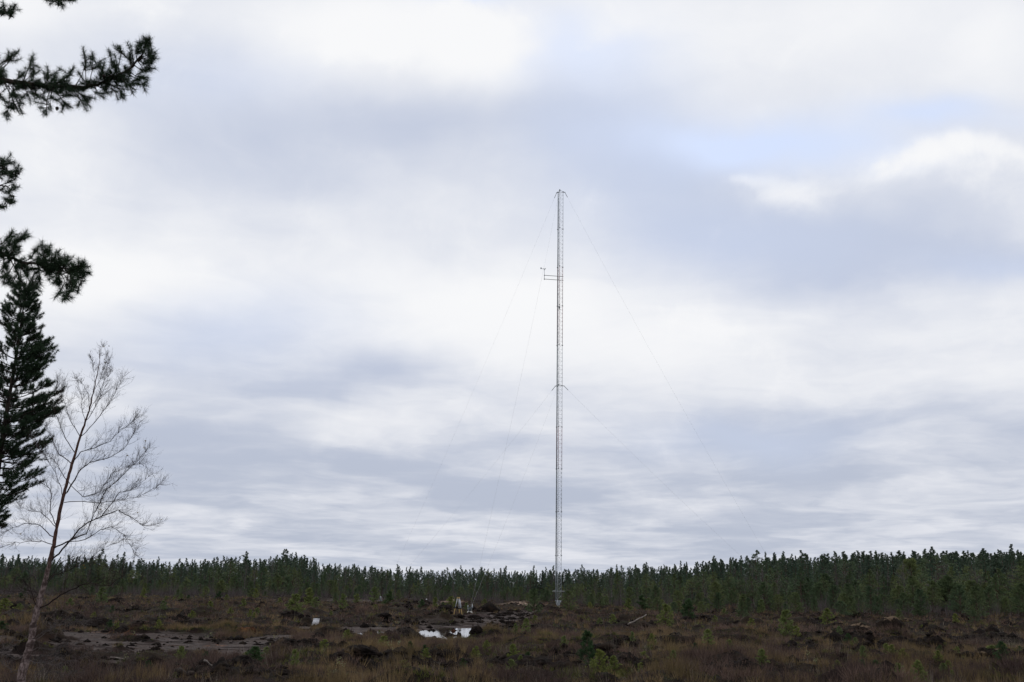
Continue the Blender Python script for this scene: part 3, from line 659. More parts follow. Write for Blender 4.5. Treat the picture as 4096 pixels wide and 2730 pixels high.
# ------------------------------------------------------------------ young pines on the bog
YOUNG = [ # base px, py, height px, kind, width factor, label
 (277,2431,36,'y',1.2,'round yellow green sapling right of the birch trunk'),(402,2438,60,'y',1.1,'olive sapling growing out of the near bank right of the birch'),(570,2408,42,'y',.9,'slim yellow green sapling beyond the birch branches'),
 (648,2463,38,'y',1.1,'pale green sapling above the dark mud ridge'),(14,2455,50,'g',1.5,'bushy green sapling cut by the left edge of the frame'),(6,2524,44,'g',1.5,'lower green sapling at the left edge of the frame'),(257,2705,26,'y',1.6,'low yellow green bush at the foot of the birch'),
 (470,2500,30,'y',1.3,'faint olive sapling behind the birch twigs'),(722,2418,32,'y',1.2,'small sapling near the far reddish mud'),(766,2474,28,'y',1.2,'wispy sapling above the black mound'),(840,2433,32,'y',1.4,'wide olive sapling by the reddish mud'),
 (874,2403,33,'g',1.2,'green sapling standing on the far mud edge'),(906,2407,24,'g',1.2,'stubby green sapling next to the one on the mud edge'),(922,2463,24,'y',1.2,'small yellow sapling in brown heather'),(973,2433,36,'y',1.1,'yellow green sapling with open crown left of the big bush'),
 (1029,2456,32,'y',1.3,'squat light green sapling by a dark hollow'),(999,2475,34,'y',.9,'bright yellow sapling at the edge of the mud'),(1015,2482,26,'y',.8,'tiny vivid yellow sapling on the mud margin'),(1081,2384,66,'y',1.2,'tall light green sapling against the woods'),
 (1020,2412,40,'y',.8,'thin pale sapling below the dark wood'),(1118,2418,28,'y',1.1,'small round sapling left of the big yellow green bush'),(1177,2470,82,'y',1.15,'largest yellow green sapling behind the white box'),(1232,2446,66,'y',1.1,'green sapling touching the largest yellow green one'),(1262,2440,44,'y',1.2,'low shrub-like sapling right of the largest one'),
 (1369,2460,60,'y',.9,'narrow yellow sapling above the grassy bank'),(1391,2568,42,'y',1.1,'bright yellow green sapling on the torn peat'),(1340,2420,28,'g',1.1,'dull green sapling near the wood edge'),(1428,2422,36,'y',1.2,'olive sapling left of the twin green saplings'),
 (1496,2412,56,'g',1.1,'left of the twin green saplings before the woods'),(1555,2428,54,'g',1.2,'right and nearer of the twin green saplings'),(1485,2562,26,'y',.9,'small yellow sapling among black clods'),(1515,2566,24,'y',.8,'thin yellow sapling beside the small one among clods'),
 (1600,2470,14,'y',1.6,'flat yellow green bush on the bank above the puddle'),(1686,2438,36,'g',1.1,'dark green sapling left of the tripod'),(1740,2443,42,'y',.9,'slim yellow sapling nearest the tripod'),(1773,2437,28,'g',1.2,'small green sapling just behind the tripod'),
 (1895,2622,32,'g',1.5,'pale green seedling pine below the puddle'),(1853,2670,42,'g',1.0,'spindly green seedling in the near heather'),(2062,2540,40,'y',.8,'yellow sapling at the right bank of the puddle'),(2104,2543,58,'y',.9,'bright yellow sapling in front of the mast'),
 (2136,2484,110,'b',1.0,'loose crowned small pine left of the mast foot'),(2272,2462,84,'b',1.1,'broad green small pine right of the mast foot'),(2361,2454,36,'y',1.2,'yellow green sapling right of the mast foot'),(2250,2500,26,'y',1.2,'wispy sapling below the mast foot'),
 (2399,2517,26,'y',1.2,'small pale sapling between mast and fallen log'),(2450,2505,44,'y',1.0,'green sapling left of the fallen log'),(2514,2458,46,'g',1.1,'dark green sapling beyond the fallen log'),(2569,2450,54,'g',1.2,'wider green sapling beyond the fallen log'),
 (2640,2440,42,'y',1.0,'yellowish sapling before the woods right of the mast'),(2663,2513,86,'y',.9,'tall faded yellow sapling left of the dark sapling'),(2756,2500,78,'d',.85,'dark sapling standing alone right of centre'),(2740,2470,50,'g',1.0,'greyish green sapling behind the dark one'),
 (2608,2603,54,'y',1.0,'yellow sapling with separate branches near a black mound'),(2395,2670,84,'y',1.0,'yellow green sapling touching the near dark green one'),(2348,2664,108,'d',.9,'tall dark green sapling in the foreground heather'),(2310,2672,52,'g',1.2,'low green sapling at the foot of the dark green one'),
 (2255,2628,44,'y',1.1,'olive sapling left of the foreground dark green one'),(2807,2692,30,'g',1.3,'small green sapling low in the foreground'),(2318,2722,34,'y',.8,'yellow sapling at the bottom edge below the mast'),
 (2860,2500,30,'y',1.0,'small yellow green sapling among dark holes'),(3007,2528,46,'y',1.1,'yellowish sapling left of the brightest right sapling'),(3149,2554,98,'y',.95,'brightest yellow green sapling on the right'),(3047,2467,52,'g',1.1,'green sapling near the right woods'),
 (3124,2442,80,'b',1.1,'grey green small pine before the right woods'),(3312,2503,66,'y',1.1,'soft green sapling below the orange pine'),(3040,2560,24,'y',1.3,'tiny yellow sapling by the black clod'),(3424,2588,32,'y',1.2,'small sapling in front of the straw topped mounds'),
 (3307,2437,124,'b',1.15,'orange tinged small pine at the right wood edge'),(3560,2430,80,'b',1.2,'dense small pine left of the bronze pine'),(3657,2452,190,'b',1.0,'big bronze green pine standing out at right'),(3825,2513,34,'y',1.2,'yellow sapling by the black hole on the right'),
 (3900,2470,120,'b',1.1,'tall olive small pine near the right edge'),(4010,2460,100,'b',1.3,'broad small pine at the right edge'),(3770,2460,70,'b',1.3,'low spreading pine right of the bronze pine'),(3660,2505,20,'y',1.2,'small yellow bush between straw topped mounds'),
 (3470,2450,60,'b',1.3,'low green pine left of the bronze pine'),(2930,2450,60,'b',1.2,'small pine right of the dark sapling by the woods'),(590,2690,40,'g',1.3,'green bush in the near heather right of the birch'),(700,2700,26,'y',1.2,'yellow green tuft beside the dark foreground stick')]
for i, (px, py, h, k, w, lab) in enumerate(YOUNG):
    g = place(px, py); H = max(.3, at(px, py - h, g.y).z - g.z) if h * g.y / F > .3 else h * g.y / F
    kind, bh = {'y': ('young', 1.5), 'g': ('youngdark' if i % 2 else 'young', 1.5), 'd': ('youngdark', 1.5), 'b': ('bogpine', 4)}[k]
    o = put(kind, i, (g.x, g.y, g.z - .03), h * g.y / F * 1.05 if h > 0 else H, bh, wide=w * 1.15)
    tag(o, lab, 'young pine', 'young pines scattered over the bog')

def extras():
    rng = np.random.default_rng(61); cnt = 0
    for i in range(900):
        if cnt >= 120: break
        px = rng.uniform(0, 4096); py = 2405 + 300 * rng.uniform() ** 1.5 + (px - 2048) * .0175
        g = gnd(px, py); f = float(fbm(np.array([g.x]), np.array([g.y]), .08, 2)[0])
        _, mud, wat, dark = height(np.array([g.x]), np.array([g.y]), True)
        if mud[0] > .05 or f < -.12: continue
        cnt += 1; H = rng.uniform(.35, .9) * (1.3 if g.y > 90 else .8)
        o = put('young' if rng.uniform() < .75 else 'youngdark', int(rng.integers(0, 9)), (g.x, g.y, hz(g.x, g.y) - .03), H, 1.5, wide=rng.uniform(1.0, 1.6))
        lab = f"knee high green pine seedling {'in near heather' if py > 2600 else ('in mid bog' if py > 2480 else 'towards the woods')} {zone(px)}"
        tag(o, lab, 'young pine', lab.replace('seedling', 'seedlings'))
    seen = 0
    for i in range(600):
        if seen >= 70: break
        px = rng.uniform(0, 4096); py = 2440 + 280 * rng.uniform() ** 1.2 + (px - 2048) * .0175
        g = gnd(px, py); _, mud, wat, dark = height(np.array([g.x]), np.array([g.y]), True)
        if wat[0] > .05 or not (dark[0] > .5 or rng.uniform() < .12): continue
        seen += 1; o = link('peat_clod', MOUNDM[(int(rng.integers(0, 5)), 'peat')]); w = rng.uniform(.16, .42) * (g.y / 50) ** .5
        o.location = (g.x, g.y, hz(g.x, g.y) - .02); o.rotation_euler = (rng.uniform(-.3, .3), rng.uniform(-.3, .3), rng.uniform(0, 6)); o.scale = (w, w * rng.uniform(.6, 1), w * rng.uniform(.5, 1.0))
        lab = f"small black peat clod {'in near heather' if py > 2600 else 'farther out'} {zone(px)}"
        tag(o, lab, 'peat clod', lab.replace('clod', 'clods'))
extras()

# birch seedlings with a few pale leaves
def seedling(seed):
    rng = R0(seed); st, lf = MB(), MB(); P = []; A = []
    for s in range(4):
        a = rng.uniform(0, 6.28); tip = np.array([math.cos(a) * .16, math.sin(a) * .16, rng.uniform(.35, .55)])
        st.tube([(0, 0, 0), tip * [.4, .4, .55], tip], [.006, .005, .002], 4)
        for k in range(9):
            q = rng.uniform(.35, 1); P.append(tip * [q * .9, q * .9, q] + rng.normal(0, .035, 3)); 
    for p in P:
        n = rng.normal(size=3); n /= np.linalg.norm(n); u = np.cross(n, [0, 0, 1.]); u /= np.linalg.norm(u) + 1e-6; v = np.cross(n, u); s = rng.uniform(.016, .028)
        lf.add([p - u * s, p - v * s * .6, p + u * s, p + v * s * .6], [[0, 1, 2], [0, 2, 3]], rng.uniform())
    root = empty('birch_seedling', (0, 0, -50)); st.obj('stem', M['twig'], root); lf.obj('leaves', M['seedling_leaf'], root); return root
SD = [seedling(i) for i in range(3)]; used_sd = set()
for i, (px, py, h) in enumerate([(1330,2712,40),(1350,2690,50),(1372,2700,44),(1388,2722,40),(1310,2725,36),(1568,2618,34),(1590,2632,30),(1556,2640,32),(862,2515,22),(845,2545,24),(870,2558,22),(826,2560,22),(1100,2562,26),(1080,2590,26),(1290,2660,26),(1310,2672,24),
        (500,2665,36),(488,2690,30),(612,2700,24),(530,2550,26),(1575,2500,20),(1592,2502,18),(2530,2700,26),(2548,2712,24),(2650,2705,22),(2250,2515,22),(1315,2508,18),(1295,2505,16),(3230,2650,34),(3260,2665,34),(3340,2722,36),(3370,2705,34),(3480,2690,30),(3500,2672,28),(2200,2690,26),(1995,2600,22)]):
    g = place(px, py); o = SD[i % 3] if i % 3 not in used_sd else copy_tree(SD[i % 3]); used_sd.add(i % 3)
    o.location = g; s = h * g.y / F / .5; o.scale = (s, s, s); o.rotation_euler = (0, 0, i * 1.3)
    lab = f"pale leaved birch seedling {'in the near heather' if py > 2600 else 'out on the bog'} {zone(px)}"
    tag(o, lab, 'seedling', lab.replace('seedling', 'seedlings'))

# ------------------------------------------------------------------ lattice mast
def build_mast():
    base = gnd(2232, 2432); base = Vector((base.x, 141.0, 0.0)); base.x = at(2232, 2425, 141).x
    base.z = hz(base.x, base.y) - .05
    root = empty('lattice_mast', base)
    tag(root, 'tall slender guyed lattice mast with grey and dull red sections', 'mast')
    dl = math.radians(11.7); r = .46
    ang = [math.pi * 1.5 - dl, math.pi * 1.5 - dl + math.radians(120), math.pi * 1.5 - dl - math.radians(120)]   # near, right, left
    leg = [np.array([r * math.cos(a), r * math.sin(a)]) for a in ang]
    z0 = .9; S = 6.0; top = z0 + 10 * S
    # tapered foot
    mb = MB()
    for l in leg: mb.tube([(l[0] * .22, l[1] * .22, 0), (l[0], l[1], z0)], .045, 6)
    for i in range(3):
        a, b = leg[i], leg[(i + 1) % 3]
        pl = [(a[0], a[1], z0), (b[0], b[1], z0), (b[0] * .22, b[1] * .22, .03), (a[0] * .22, a[1] * .22, .03)]
        mb.add(pl, [[0, 1, 2], [0, 2, 3]])
    mb.obj('tapered_foot', M['galv'], root)
    m2 = MB(); m2.box((0, 0, -.08), (.7, .7, .25)); m2.obj('footing', M['concrete'], root)
    red = {4, 6 + 1, 7 - 1}
    for s in range(10):
        zb = z0 + s * S; is_red = s in (3, 6, 7)
        mt = M['red_steel'] if is_red else M['galv']
        mb = MB()
        for l in leg: mb.tube([(l[0], l[1], zb + .03), (l[0], l[1], zb + S - .03)], .031 if not is_red else .036, 6)
        sec = mb.obj('mast_section', mt, root)
        if is_red: sec['label'] = 'dull red lattice section'
        bb = MB(); nb = 10; dz = S / nb
        for i in range(3):
            a, b = leg[i], leg[(i + 1) % 3]
            for k in range(nb):
                z = zb + k * dz + dz * .5 * 0 
                p, q = (a, b) if k % 2 == 0 else (b, a)
                bb.tube([(p[0], p[1], z + .04), (q[0], q[1], z + dz - .01)], .009, 4)
                if s < 3: bb.tube([(q[0], q[1], z + .04), (p[0], p[1], z + dz - .01)], .009, 4)
                bb.tube([(a[0], a[1], z + dz), (b[0], b[1], z + dz)], .009, 4)
        br = bb.obj('bracing', mt, sec)
        fl = MB()
        for l in leg: fl.tube([(l[0], l[1], zb + S - .035), (l[0], l[1], zb + S + .035)], .10, 8)
        fl.obj('flange', M['dark_steel'], sec)
    # cable run and ladder inside the left leg
    c = MB(); lx, ly = leg[2] * .82 + leg[0] * .14
    c.tube([(lx, ly, .6), (lx, ly, top - .2)], .036, 6); c.tube([(lx + .07, ly, .6), (lx + .07, ly, top - 1)], .02, 5)
    for k in range(120):
        z = .8 + k * .5
        if z < top - .6: c.box((lx + .035, ly, z), (.13, .05, .05))
    c.obj('cable_run', M['cable'], root)
    # climbing guard
    g = MB()
    for i in range(3):
        a, b = leg[i] * 2.1, leg[(i + 1) % 3] * 2.1
        g.tube([(a[0], a[1], 2.1), (b[0], b[1], 2.1)], .03, 5)
        for k in range(6):
            q = k / 6; p = a * (1 - q) + b * q; g.tube([(p[0], p[1], 2.1), (p[0] * .45, p[1] * .45, 2.12)], .014, 4)
    g.obj('climbing_guard', M['galv'], root)
    # guy brackets
    anch = []
    for (px, py, D, ahead) in ((1880, 2452, 97, 0), (3185, 2440, 150, 1), (1523, 2420, 163, 2)):
        p = at(px, 2400, D); p.z = hz(p.x, p.y) + .35; anch.append(p - base)
    gz = (z0 + 5 * S + 5.9 - 5.9 + .0 + 0, top)
    gz = (z0 + 5 * S - .0, top - .05)
    tips = []
    for lvl, z in enumerate(gz):
        b = MB()
        for i in range(3):
            l = leg[i]; d = l / np.linalg.norm(l); e = d * (r + .28)
            nxt = leg[(i + 1) % 3]; e2 = nxt / np.linalg.norm(nxt) * (r + .28)
            b.tube([(l[0] * .6, l[1] * .6, z), (e[0], e[1], z)], .025, 5)
            b.tube([(e[0], e[1], z - .06), (e[0], e[1], z + .06)], .06, 8)
            b.tube([(e[0], e[1], z), (e2[0], e2[1], z)], .015, 4)
        b.obj('guy_bracket', M['dark_steel'], root)
        for i, a in enumerate(anch):
            # nearest leg pointing at the anchor
            d = np.array([a.x, a.y]); d /= np.linalg.norm(d)
            j = int(np.argmax([d @ (q / np.linalg.norm(q)) for q in leg])); e = leg[j] / np.linalg.norm(leg[j]) * (r + .28)
            p0 = Vector((e[0], e[1], z)); p1 = Vector(a)
            n = 24; pts = []
            for k in range(n + 1):
                q = k / n; p = p0.lerp(p1, q); p.z -= 4 * (.9 if lvl else .5) * q * (1 - q); pts.append(p)
            w = MB(); w.tube(pts, .0055, 4); gw = w.obj('guy_wire', M['wire'], root)
            ins = MB(); u = (pts[1] - pts[0]).normalized(); ins.tube([p0 + u * .1, p0 + u * .85], .035, 6); ins.obj('insulator', M['dark_steel'], gw)
    # wind sensor boom, about 12.8 m below the top
    zb1 = at(2250, 1106, base.y).z - base.z; zb2 = at(2250, 1121, base.y).z - base.z
    bx = at(2177, 1110, base.y).x - base.x
    bo = MB(); y0 = leg[2][1] - .08
    e1, e2 = (bx, y0 - .7, zb1 - .05), (bx, y0 - .7, zb2 - .05)
    bo.tube([(leg[1][0] + .1, y0, zb1 + .02), e1], .038, 6); bo.tube([(leg[1][0] + .1, y0, zb2 + .02), e2], .038, 6)
    boom = bo.obj('sensor_boom', M['dark_steel'], root)
    st = MB(); st.tube([(bx, y0 - .7, zb2 - .18), (bx, y0 - .7, zb1 + .95)], .035, 6)
    for z in (zb1 - .05, zb2 - .05): st.tube([(bx, y0 - .7, z - .07), (bx, y0 - .7, z + .07)], .07, 8)
    st.obj('upright', M['galv'], boom)
    ws = MB(); zt = zb1 + .95
    ws.tube([(bx + .20, y0 - .7, zt), (bx - .20, y0 - .7, zt), (bx - .46, y0 - .7, zt + .01)], [.055, .04, .02], 8)
    ws.tube([(bx, y0 - .7, zt - .2), (bx, y0 - .7, zt)], .05, 8)
    ws.box((bx - .50, y0 - .7, zt + .09), (.20, .02, .24)); ws.tube([(bx + .16, y0 - .7, zt), (bx + .17, y0 - .7, zt + .16)], .02, 5)
    ws.obj('wind_sensor', M['galv'], boom)
    # small lamp housing near the middle red part
    lm = MB(); zl = at(2238, 1235, base.y).z - base.z
    lm.tube([(leg[0][0], leg[0][1] - .12, zl - .16), (leg[0][0], leg[0][1] - .12, zl + .16)], [.10, .13], 10)
    lm.tube([(leg[0][0], leg[0][1] - .12, zl - .2), (leg[0][0] + .25, leg[0][1] - .12, zl - .42)], .025, 5)
    lm.obj('warning_lamp', M['dark_steel'], root)
    lb = MB(); zt = top + .05
    lb.tube([(leg[0][0], leg[0][1], zt), (leg[0][0], leg[0][1], zt + .12)], .05, 6)
    lb.obj('top_cap', M['dark_steel'], root)
    return base, anch
MBASE, ANCH = build_mast()
for i, a in enumerate(ANCH):
    p = MBASE + a; z = hz(p.x, p.y)
    root = empty('guy_anchor', (p.x, p.y, z), (0, .8, 2)[i])
    mb = MB(); mb.box((0, 0, .08), (.55, .45, .30), taper=.8); mb.obj('anchor_block', M['concrete'] if i == 0 else M['dark_steel'], root)
    for k in (-.12, .16):
        mb = MB(); mb.tube([(k, 0, .2), (k * 1.5, .02, .75 + k)], .03, 6); mb.tube([(k * 1.5, .02, .55), (k * 1.5, .02, .78)], .05, 6); mb.obj('anchor_rod', M['galv'], root)
    mb = MB(); mb.box((.02, 0, .42), (.12, .08, .35)); mb.obj('anchor_plate', M['dark_steel'], root)
    tag(root, ('pale concrete guy anchor with steel rods right of the tripod', 'guy anchor at the wood edge far right of the mast', 'guy anchor at the wood edge left of the mast')[i], 'guy anchor', 'guy anchors')

# ------------------------------------------------------------------ tripod, box, board, log
def build_tripod():
    f1, f2, f3 = [gnd(px, py) for px, py in ((1815, 2456), (1837, 2459), (1849, 2464))]
    feet = [Vector((f.x, f.y, hz(f.x, f.y))) for f in (f1, f2, f3)]
    D = 88.5; c = (feet[0] + feet[2]) / 2
    feet = [at(1814, 2456, D + .1), at(1838, 2460, D + .7), at(1850, 2465, D - .2)]
    dz_ = sum(hz(f.x, f.y) - f.z for f in feet) / 3
    for f in feet: f.z = hz(f.x, f.y)
    head = at(1834, 2396, D + .1); head.z = feet[0].z + 1.55
    root = empty('survey_tripod', (head.x, head.y, feet[0].z)); tag(root, 'survey tripod with yellow feet and pale upper legs standing on the bog', 'tripod')
    o = root.location
    hd = MB(); hd.tube([head - o + Vector((0, 0, -.05)), head - o + Vector((0, 0, .02))], .10, 12)
    for f in feet:
        d = (f - head); d.z = 0; d.normalize(); hd.box(head - o + d * .10 + Vector((0, 0, -.06)), (.09, .09, .16))
    hd.obj('tripod_head', M['yellow'], root)
    for f in feet:
        d = (f - head); dh = Vector((d.x, d.y, 0)).normalized(); s = head - o + dh * .10 + Vector((0, 0, -.08)); e = f - o; mid = s.lerp(e, .52)
        side = dh.cross(Vector((0, 0, 1)))
        up = MB()
        for q in (-1, 1): up.tube([s + side * .055 * q, mid + side * .045 * q], .026, 6)
        lg = up.obj('leg', M['alu'], root)
        cl = MB(); cl.tube([mid - (e - s).normalized() * .05, mid + (e - s).normalized() * .04], .075, 8); cl.obj('clamp', M['black'], lg)
        lo = MB(); lo.tube([mid, e + (s - e) * .05, e], [.036, .034, .008], 6); lo.obj('lower_leg', M['yellow'], lg)
build_tripod()
g = gnd(1262, 2503); D = g.y; s = D / F
root = empty('white_box', (g.x, g.y, hz(g.x, g.y)), math.radians(-32)); tag(root, 'white plastic box lying on the mud left of the puddle', 'box')
mb = MB(); w, d_, h_ = 20 * s, 15 * s, 25 * s
sh = np.array([[1, 0, .16], [0, 1, .12], [0, 0, 1]]); mb.box((0, 0, h_ / 2), (w * 1.15, d_, h_), rot=sh, taper=.86); mb.obj('box_body', M['white'], root)
mb = MB(); mb.box((h_ * .085, h_ * .06, h_ * 1.0 + .02), (w * 1.04, d_ * .92, .035)); mb.obj('lid', M['alu'], root)
g = gnd(1704, 2412); mb = MB(); z = at(1704, 2406, g.y).z
mb.box((0, 0, 0), (.34, .05, .16), rot=Matrix.Rotation(-.5, 3, 'Y'))
mb.tube([(0, 0, -.5), (0, 0, 0)], .015, 4)
o = mb.obj('marker_board', M['white']); o.location = (g.x, g.y, hz(g.x, g.y) + .38); tag(o, 'tiny white board tilted on the far reddish mud', 'marker board')
def log(p0, p1, r, matl, lab, name='fallen_log'):
    a = place(*p0); b = at(p1[0], p1[1], a.y + .6); a.z += r * 1.2 + .08; b.z += .08
    root = empty(name, (a + b) / 2); tag(root, lab, 'log'); L = b - a; mb = MB(); pts = []
    for k in range(9):
        q = k / 8 - .5; pts.append(Vector(L * q) + Vector((0, .05 * math.sin(k), .04 * math.sin(k * 1.7))) * (r / .08))
    mb.tube(pts, [r * (1 - .05 * k) for k in range(9)], 9); mb.obj('stem', matl, root, True)
    for k in ((3,) if r > .07 and matl is M['bark_near'] else ()):
        m2 = MB(); m2.tube([pts[k], pts[k] + Vector((.05, .1, .25)) * (r / .08)], [r * .35, r * .15], 5); m2.obj('branch_stub', matl, root)
log((2512, 2494), (2586, 2465), .05, M['bark_dead'], 'pale dead trunk lying in the heather right of the mast')
log((700, 2708), (812, 2716), .075, M['bark_near'], 'dark peeled stick lying low in the foreground heather')
log((810, 2728), (880, 2700), .03, M['bark_dead'], 'thin bleached stick leaning beside the dark one')
log((440, 2640), (620, 2662), .02, M['bark_dead'], 'thin grey stick on the mud right of the birch')
for (px, py, h, lab) in ((2872, 2562, 22, 'short black stump between dark mounds on the right'), (652, 2424, 14, 'short grey snag near the reddish mud')):
    g = place(px, py); s = g.y / F; mb = MB(); mb.tube([(0, 0, -.1), (.02, 0, h * s * .5), (-.01, 0, h * s)], [.10, .08, .05], 8)
    o = mb.obj('tree_stump', M['bark_near']); o.location = g; tag(o, lab, 'stump')

# ------------------------------------------------------------------ foreground birch
def build_birch():
    D = 18.6; rng = R0(77)
    tp = [(80,2830,36),(86,2703,31),(108,2620,28),(125,2562,27),(133,2502,25),(149,2433,24),(163,2385,21),(177,2341,19),(201,2241,17),(214,2180,15),(229,2100,13.5),(252,1988,12.5),(270,1920,11.5),(287,1862,11),(321,1747,8.5),(340,1690,7),(356,1644,5.5),(374,1570,4.2),(390,1495,3),(398,1440,2.2),(402,1386,1.2)]
    pts = [at(p[0], p[1], D) for p in tp]; rad = [p[2] * D / F / 2 for p in tp]
    bz = hz(pts[0].x, D); pts.insert(0, Vector((pts[0].x - .03, D, bz - .1))); rad.insert(0, rad[0] * 1.15)
    base = Vector((pts[0].x, D, bz)); root = empty('birch_tree', base); tag(root, 'bare leaning birch with pinkish white trunk in the left foreground', 'birch')
    loc = [p - base for p in pts]
    mb = MB()
    # knobs along the trunk
    dense, dr = [], []
    for a, b, ra, rb in zip(loc[:-1], loc[1:], rad[:-1], rad[1:]):
        for k in range(5):
            q = k / 5; dense.append(a.lerp(b, q) + Vector(rng.normal(0, .004, 3))); dr.append((ra + (rb - ra) * q) * (1 + .10 * rng.normal() * (1 if rng.uniform() < .3 else .3)))
    dense.append(loc[-1]); dr.append(rad[-1]); mb.tube(dense, dr, 12); mb.obj('trunk', M['birch_bark'], root, True)
    px = D / F
    def world(p, dep):
        x = p[0] if p[0] < 450 else 450 + (p[0] - 450) * .86
        return at(x, p[1], D + dep) - base
    PR = [ # pixel path of each main limb, start radius px, depth drift
     ([(203,2245),(249,2200),(290,2150),(329,2103),(401,2069),(476,2042),(530,2065),(590,2105),(690,2095)],8,.9,1),
     ([(212,2195),(262,2170),(344,2135),(385,2040),(424,1960),(470,1925),(560,1850),(620,1790)],6,-.5,1),
     ([(252,1990),(300,1920),(322,1880),(360,1850),(430,1835),(500,1800),(545,1740),(565,1690)],6,.6,1),
     ([(287,1862),(320,1810),(380,1790),(440,1765),(490,1720),(540,1690),(568,1660)],4,-.6,1),
     ([(321,1747),(370,1700),(410,1650),(450,1600),(480,1540),(500,1500)],3.5,.5,1),
     ([(340,1690),(370,1650),(400,1590),(430,1530),(445,1470)],2.6,-.4,1),
     ([(356,1644),(385,1600),(410,1540),(425,1480),(440,1430)],2.2,.3,1),
     ([(374,1570),(400,1520),(420,1460),(430,1400)],1.8,.2,1),
     ([(252,2010),(330,2005),(400,2015),(470,2000),(560,1990),(640,1960),(690,1930)],3.5,1.0,1),
     ([(270,1925),(330,1990),(400,1970),(450,1890),(520,1870),(600,1850)],2.6,-1.0,1),
     ([(401,2069),(450,2010),(480,1970),(530,1960),(600,1920),(650,1885)],4,.9,1),
     ([(262,2170),(340,2160),(400,2120),(450,2110),(500,2140),(540,2190),(560,2230)],3.6,-.9,1),
     ([(229,2110),(200,2050),(206,1977),(190,1945),(160,1930),(130,1900)],4,-.4,-1),
     ([(287,1856),(235,1816),(215,1770),(195,1730),(180,1700)],4,.5,-1),
     ([(300,1810),(262,1755),(240,1700),(220,1640),(240,1570),(250,1530)],3.6,-.6,-1),
     ([(321,1747),(290,1700),(270,1650),(258,1600),(225,1560),(228,1530)],3,.4,-1),
     ([(340,1690),(330,1640),(325,1580),(310,1530),(305,1510)],2.2,.3,-1),
     ([(356,1644),(355,1590),(335,1540),(315,1520)],2,-.3,-1),
     ([(374,1570),(378,1510),(370,1450),(364,1425)],1.6,.2,-1),
     ([(390,1495),(398,1440),(405,1390),(415,1380)],1.4,.1,1),
     ([(270,1925),(240,1880),(225,1850),(200,1830),(180,1790)],3,-.7,-1),
     ([(252,1990),(240,1940),(220,1890),(190,1840),(150,1790),(130,1740)],3,.8,-1),
     ([(212,2149),(180,2120),(149,2097),(100,2095),(50,2110),(0,2140),(-60,2180)],4,.6,-1),
     ([(214,2180),(170,2165),(120,2165),(60,2170),(10,2190),(-50,2200)],3.6,-.6,-1),
     ([(224,2110),(190,2075),(160,2050),(120,2045),(80,2030),(60,2000)],3,.3,-1),
     ([(160,2389),(140,2368),(112,2362),(70,2367),(40,2370),(0,2355)],4,.3,-1),
     ([(149,2433),(135,2400),(120,2350),(90,2320),(30,2320),(-30,2310)],4,-.5,-1),
     ([(165,2385),(145,2340),(143,2310),(110,2280),(60,2265)],3,.5,-1),
     ([(152,2437),(195,2415),(241,2381),(290,2358),(330,2340),(361,2333),(410,2343),(442,2341),(490,2310),(508,2290)],6.5,-.7,1),
     ([(330,2340),(360,2380),(385,2440),(392,2480),(440,2520),(470,2540)],2.6,-.9,1),
     ([(163,2385),(190,2340),(215,2300),(260,2290),(320,2260),(370,2230),(420,2190),(470,2170)],4,.6,1),
     ([(177,2341),(200,2310),(250,2250),(290,2230),(350,2240),(420,2270),(470,2290)],3,-.6,1),
     ([(125,2562),(170,2530),(240,2500),(300,2490),(370,2480),(430,2470)],3.2,-.6,1),
     ([(120,2580),(160,2550),(200,2520),(215,2490),(220,2440)],2.6,.5,1),
     ([(108,2620),(150,2590),(210,2600),(270,2580),(330,2560)],3,.4,1),
     ([(104,2640),(150,2650),(210,2660),(290,2640),(370,2620)],2.6,-.5,1),
     ([(96,2670),(140,2690),(200,2680),(270,2700),(340,2690)],2.4,.6,1),
     ([(130,2520),(90,2560),(60,2580),(20,2600),(-20,2640)],2.4,.4,-1),
     ([(108,2620),(60,2640),(30,2620),(0,2600),(-30,2610)],3,-.5,-1),
     ([(96,2670),(50,2690),(20,2660),(-10,2640)],2.4,.5,-1),
     ([(125,2560),(85,2540),(85,2500),(60,2470),(20,2450)],2,-.3,-1)]
    leaves = []
    for (path, r0, dep, sg) in PR:
        n = len(path); P = [world(p, dep * (i / (n - 1)) ** 1.2) for i, p in enumerate(path)]
        # refine with small kinks
        Q = []
        for a, b in zip(P[:-1], P[1:]):
            for k in range(3): Q.append(a.lerp(b, k / 3) + Vector(rng.normal(0, .007, 3)))
        Q.append(P[-1]); m = len(Q); rr = [max(.0016, r0 * 1.0 * px / 2 * (1 - .9 * i / (m - 1))) for i in range(m)]
        mb = MB(); mb.tube(Q, rr, 6)
        L = sum((b - a).length for a, b in zip(Q[:-1], Q[1:]))
        def twig(o, d, l, r, lev):
            K = 4 if lev < 2 else 3; pp = [o]; dd = d.copy()
            for k in range(K):
                dd = (dd + Vector(rng.normal(0, .085, 3)) + Vector((0, 0, .10 if o.z > 2 else .02))).normalized(); pp.append(pp[-1] + dd * l / K)
            mb.tube(pp, [r * (1 - .7 * k / K) for k in range(K + 1)], 3 if lev else 4, False)
            if lev < 2:
                for _ in range(int(rng.integers(3, 6) if lev == 0 else rng.integers(1, 4))):
                    k = int(rng.integers(1, K + 1)); nd = (dd + Vector(rng.normal(0, .55, 3))).normalized()
                    twig(pp[k], nd, l * rng.uniform(.35, .7), max(.0012, r * .66), lev + 1)
            elif rng.uniform() < .012: leaves.append(pp[-1])
        nt = int(max(10, L * 27))
